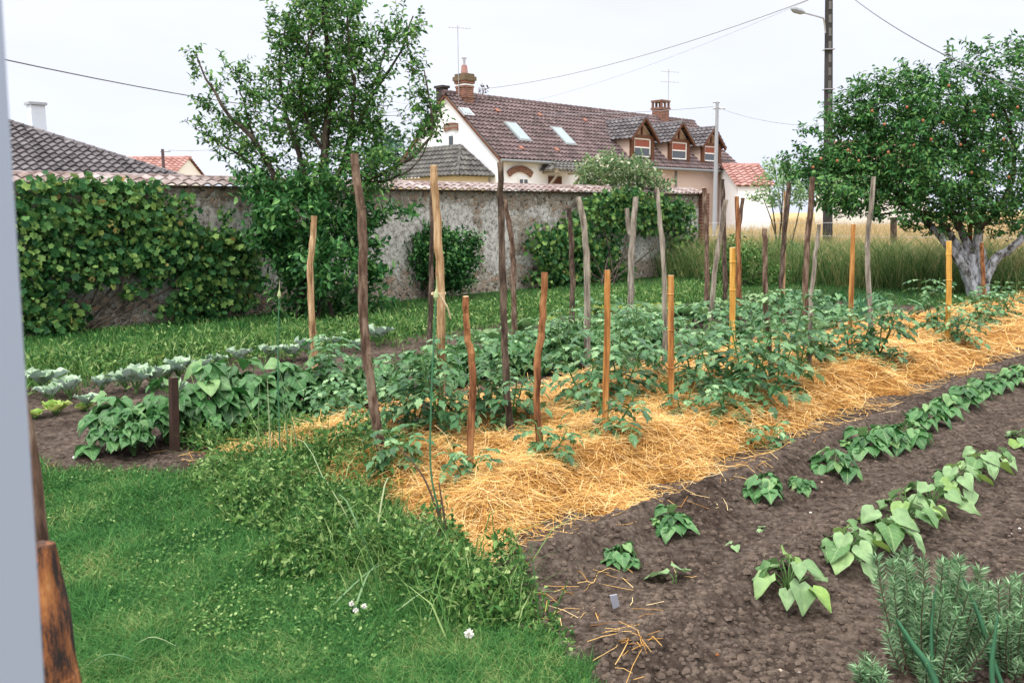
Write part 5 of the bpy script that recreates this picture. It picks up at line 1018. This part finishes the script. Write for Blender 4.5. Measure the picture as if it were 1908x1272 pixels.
for i, (px, py, lab) in enumerate(((905, 665, 'squash plant with big rounded leaves left of the tall dark stake'), (1225, 610, 'squash plant behind the thin lichen stake'), (1290, 610, 'squash plant left of the brown stake by the wall end'), (980, 640, 'squash plant behind the leaning brown stake'))):
    plant('squash_plant', SQ[i % 2], GP(px, py), lab, 'squash plant', None, 1.1)
CB = [rosette(310 + i, 9, .25, .16, 1.0, CABB, .55, .05) for i in range(3)]
cab = [(95, 758), (128, 748), (190, 742), (165, 772), (240, 728), (262, 742), (312, 712), (335, 704), (372, 700), (412, 692), (320, 742), (455, 684), (498, 680), (540, 672), (585, 668), (625, 660), (660, 652), (700, 646), (90, 735), (290, 725)]
for i, (px, py) in enumerate(cab):
    plant('cabbage', CB[i % 3], GP(px + random.uniform(-8, 8), py + random.uniform(-7, 7)), f'blue-green open cabbage in the left bed, {ORD[sorted(cab).index((px, py))]} counting from the door frame', 'cabbage', 'blue-green cabbages in the left bed', random.uniform(.7, 1.2) * (.7 if i in (3, 10) else 1))
LT = [rosette(330 + i, 12, .15, .13, .75, LETT, .3, .0) for i in range(2)]
for i, (px, py, s, lab) in enumerate(((105, 775, 1.1, 'pale green lettuce on the brown soil, largest of the three'), (158, 766, .7, 'small yellowish lettuce right of the largest lettuce'), (66, 782, .7, 'lettuce half hidden by the pole at the left edge'))): plant('lettuce', LT[i % 2], GP(px, py), lab, 'lettuce', None, s)
CH = [rosette(340 + i, 12, .26, .12, 1.1, CHARD, .5, .0) for i in range(2)]
for i, px in enumerate((1115, 1140, 1165, 1190, 1215, 1240)): plant('chard_plant', CH[i % 2], GP(px, 592 - (px - 1115) * .05), f'yellow-green chard behind the stakes near the wall, {ORD[i]} from the left', 'chard', 'yellow-green chard row', 1.)
for px, py, s, lab in ((1555, 610, 1.5, 'round bright bushy herb clump before the boundary grass'), (290, 685, .8, 'pale yellow-green leafy plant behind the cabbages'), (1020, 612, .9, 'low pale leafy plant between dark stakes and wall lawn')): plant('herb_clump', PT[0] if s > 1 else CH[0], GP(px, py), lab, 'herb', None, s)
m = MB(); Pb = GP(1618, 600); g = rng; n = 90; P = Pb + np.stack([g.normal(size=n) * .22, g.normal(size=n) * .18, 0 * np.arange(n)], 1); blades(m, P, .38 + .15 * g.random(n), .008 + 0 * P[:, 0], .4); o = m.build('leek_clump', IRIS, origin=tuple(Pb)); tag(o, 'bluish clump of upright leek leaves under the bowed grey stake', 'leeks')

# allium stalks
def stalk(pix, Y, r, bud, label, extra=None):
    P_ = curve_pts([D(px, py, Y) for px, py in pix], 20); r0 = empty('allium_plant', P_[0]); tag(r0, label, 'allium'); MB().add(*tube(P_, np.linspace(r, r * .6, 20), 7)).build('stalk', IRIS, r0)
    Q = P_[-1]; u = norm(P_[-1] - P_[-2]); L = .055; MB().add(*tube([Q, Q + u * L * .3, Q + u * L * .6, Q + u * L, Q + u * L * 2.1], [r * .8, .012, .010, .003, .0008], 8)).build('flower_bud', plain('pale_bud', (.35, .42, .22), .5), r0)
    if extra:
        for q_ in extra: MB().add(*tube(curve_pts([D(px, py, Y - .02) for px, py in q_], 10), np.linspace(.006, .003, 10), 6)).build('side_shoot', WSTEM, r0)
stalk([(523, 868), (519, 760), (518, 640), (520, 556)], GP(523, 868)[1], .0055, 1, 'slender allium stalk with closed bud left of the tan bent stake')
Yq = GP(834, 1035)[1]; stalk([(834, 1035), (820, 960), (803, 880), (803, 760), (808, 640), (812, 560)], Yq, .0055, 1, 'tall blue-green allium stalk rising from the straw corner', [[(826, 985), (790, 890), (742, 832)], [(838, 1040), (826, 950), (818, 900)], [(815, 1040), (818, 980), (822, 930)]])
# rosemary with iris blades, lower right
def rosemary(name, label, base, sprigs, mat=ROSM):
    r = empty(name, base); tag(r, label, 'rosemary'); lf = MB(); sm = MB(); g = np.random.default_rng(len(sprigs)); Ps = []; Ds = []
    for dx, dy, h in sprigs:
        A = base + np.array([dx * .5, dy * .5, 0]); B = base + np.array([dx * 1.1, dy * 1.1, h]); P_ = curve_pts([A, (A + B) / 2 + np.array([dx * .12, 0, h * .1]), B], 12); sm.add(*tube(P_, np.linspace(.0035, .0012, 12), 5))
        n = int(h * 330)
        for k in range(n):
            u = .18 + .82 * k / n; q_ = u * 11; i = min(int(q_), 10); p = P_[i] * (1 - (q_ - i)) + P_[i + 1] * (q_ - i); a = k * 2.4 + g.random(); ax = norm(P_[i + 1] - P_[i]); X_, _, Z_ = frames(ax[None], np.array([[1., .2, 0]])); Ps.append(p); Ds.append(norm(ax * .75 + X_[0] * math.cos(a) + Z_[0] * math.sin(a)))
    Ps = np.array(Ps); n = len(Ps); scatter(lf, RH[0], RH[1], Ps, np.array(Ds), rdir(n, .5), .030 + .014 * g.random(n), .0036); lf.build('foliage', mat, r); sm.build('stem', WSTEM, r); return r
g_ = random.Random(5)
def sprigset(n, rx, ry, h0, h1): return [(max(-2 * rx, min(2 * rx, g_.gauss(0, rx))), max(-2 * ry, min(2 * ry, g_.gauss(0, ry))), g_.uniform(h0, h1)) for _ in range(n)]
rosemary('rosemary_bush', 'spiky grey-green rosemary bush in the lower right corner', G(1730, 1275), sprigset(56, .07, .09, .14, .46))
rosemary('rosemary_bush', 'rosemary bush cut by the right edge beside the iris blades', G(1885, 1265), sprigset(42, .06, .07, .10, .33))
rosemary('rosemary_bush', 'small low rosemary tuft left of the big rosemary bush', G(1618, 1290), sprigset(16, .03, .03, .06, .12))
def iris(pts, Y, wd, label):
    P_ = curve_pts([D(px, py, Y) for px, py in pts], 12); ww = np.interp(np.linspace(0, 1, 12), [0, .5, .9, 1], [wd, wd, wd * .5, .001]); sd = np.array([1, 0, .35]); sd = norm(sd); th = np.array([0, .0035, 0])
    V = np.concatenate([P_ - sd * ww[:, None], P_ + th, P_ + sd * ww[:, None], P_ - th]); F = [(a_ * 12 + i, b_ * 12 + i, b_ * 12 + i + 1, a_ * 12 + i + 1) for a_, b_ in ((0, 1), (1, 2), (2, 3), (3, 0)) for i in range(11)]
    tag(MB().add(V, np.array(F)).build('iris_leaf', IRIS, origin=tuple(P_[0]), smooth=True), label, 'iris leaf')
iris([(1760, 1330), (1735, 1250), (1700, 1200), (1668, 1150)], 2.62, .012, 'broad blue-green iris leaf arching left out of the rosemary')
iris([(1880, 1310), (1850, 1230), (1825, 1150), (1792, 1072)], 2.75, .009, 'long iris leaf leaning left between the two rosemary bushes')
iris([(1745, 1330), (1738, 1240), (1736, 1160), (1745, 1090)], 2.7, .007, 'upright iris leaf with brown tip inside the big rosemary bush')
iris([(1855, 1330), (1848, 1250), (1852, 1200), (1860, 1140)], 2.62, .009, 'upright iris leaf in front of the right rosemary bush')
# little things on the ground
m = MB(); P = GP(1146, 1140); m.add(*box(P + ZD * .035, (.016, .0012, .04), (norm(np.array([1, .3, 0.])), norm(np.array([-.3, 1, .4])), norm(np.array([-.25, -.3, 1.]))))); tag(m.build('plant_label', simple('faded_plastic', (.42, .44, .52), .5), origin=tuple(P)), 'small faded grey plastic plant label stuck in bare soil', 'plant label')
m = MB(); P = GP(857, 612); m.add(*box(P + ZD * .05, (.025, .002, .045))); tag(m.build('plant_label', WHITEP, origin=tuple(P)), 'small white plant label in the bed before the wall lawn', 'plant label')
for px, py, lab in ((656, 1150, 'white clover flower, left one of the cluster of three'), (680, 1155, 'white clover flower, right one of the cluster of three'), (664, 1163, 'white clover flower, lowest of the cluster of three'), (874, 1208, 'larger white clover head near the straw on the lawn edge')):
    P = GP(px, py) + ZD * .06; m = MB(); s = .016 if px > 800 else .010; k = 60; v = norm(rng.normal(size=(k, 3))); scatter(m, RH[0], RH[1], P + v * s * .3, v, rdir(k), s, s * .5); r = empty('clover_flower', P - ZD * .06); tag(r, lab, 'clover flower'); m.build('petals', simple('clover_white', (.75, .74, .70), .7), r); MB().add(*tube([P - ZD * .06, P], .0012, 4)).build('stem', STEM, r)
for px, py, rr, lab, c in ((1455, 1251, .016, 'rounded pale pebble near the bottom of the soil', (.34, .27, .22)), (1337, 1193, .013, 'small rust coloured pebble on bare soil', (.25, .10, .04)), (1510, 958, .010, 'small white pebble between the bean ridges', (.55, .52, .48)), (1531, 898, .011, 'pinkish pebble left of the near bean ridge', (.42, .33, .28)), (1488, 1246, .014, 'flat grey pebble right of the rounded pale pebble', (.24, .22, .2)), (1884, 994, .008, 'white pebble at the right edge of the soil, lower left of a pair', (.75, .74, .72)), (1900, 990, .008, 'white pebble at the right edge of the soil, right one of a pair', (.75, .74, .72)), (1620, 1213, .007, 'tiny white pebble left of the rosemary', (.7, .69, .66)), (140, 852, .02, 'white stone on the soil left of the bean row', (.6, .6, .58))):
    P = GP(px, py); m = MB(); blobs(m, P[None], np.array([rr]), sq=.7); tag(m.build('pebble', plain('pebble_stone', c, .8), origin=tuple(P), smooth=True), lab, 'pebble')
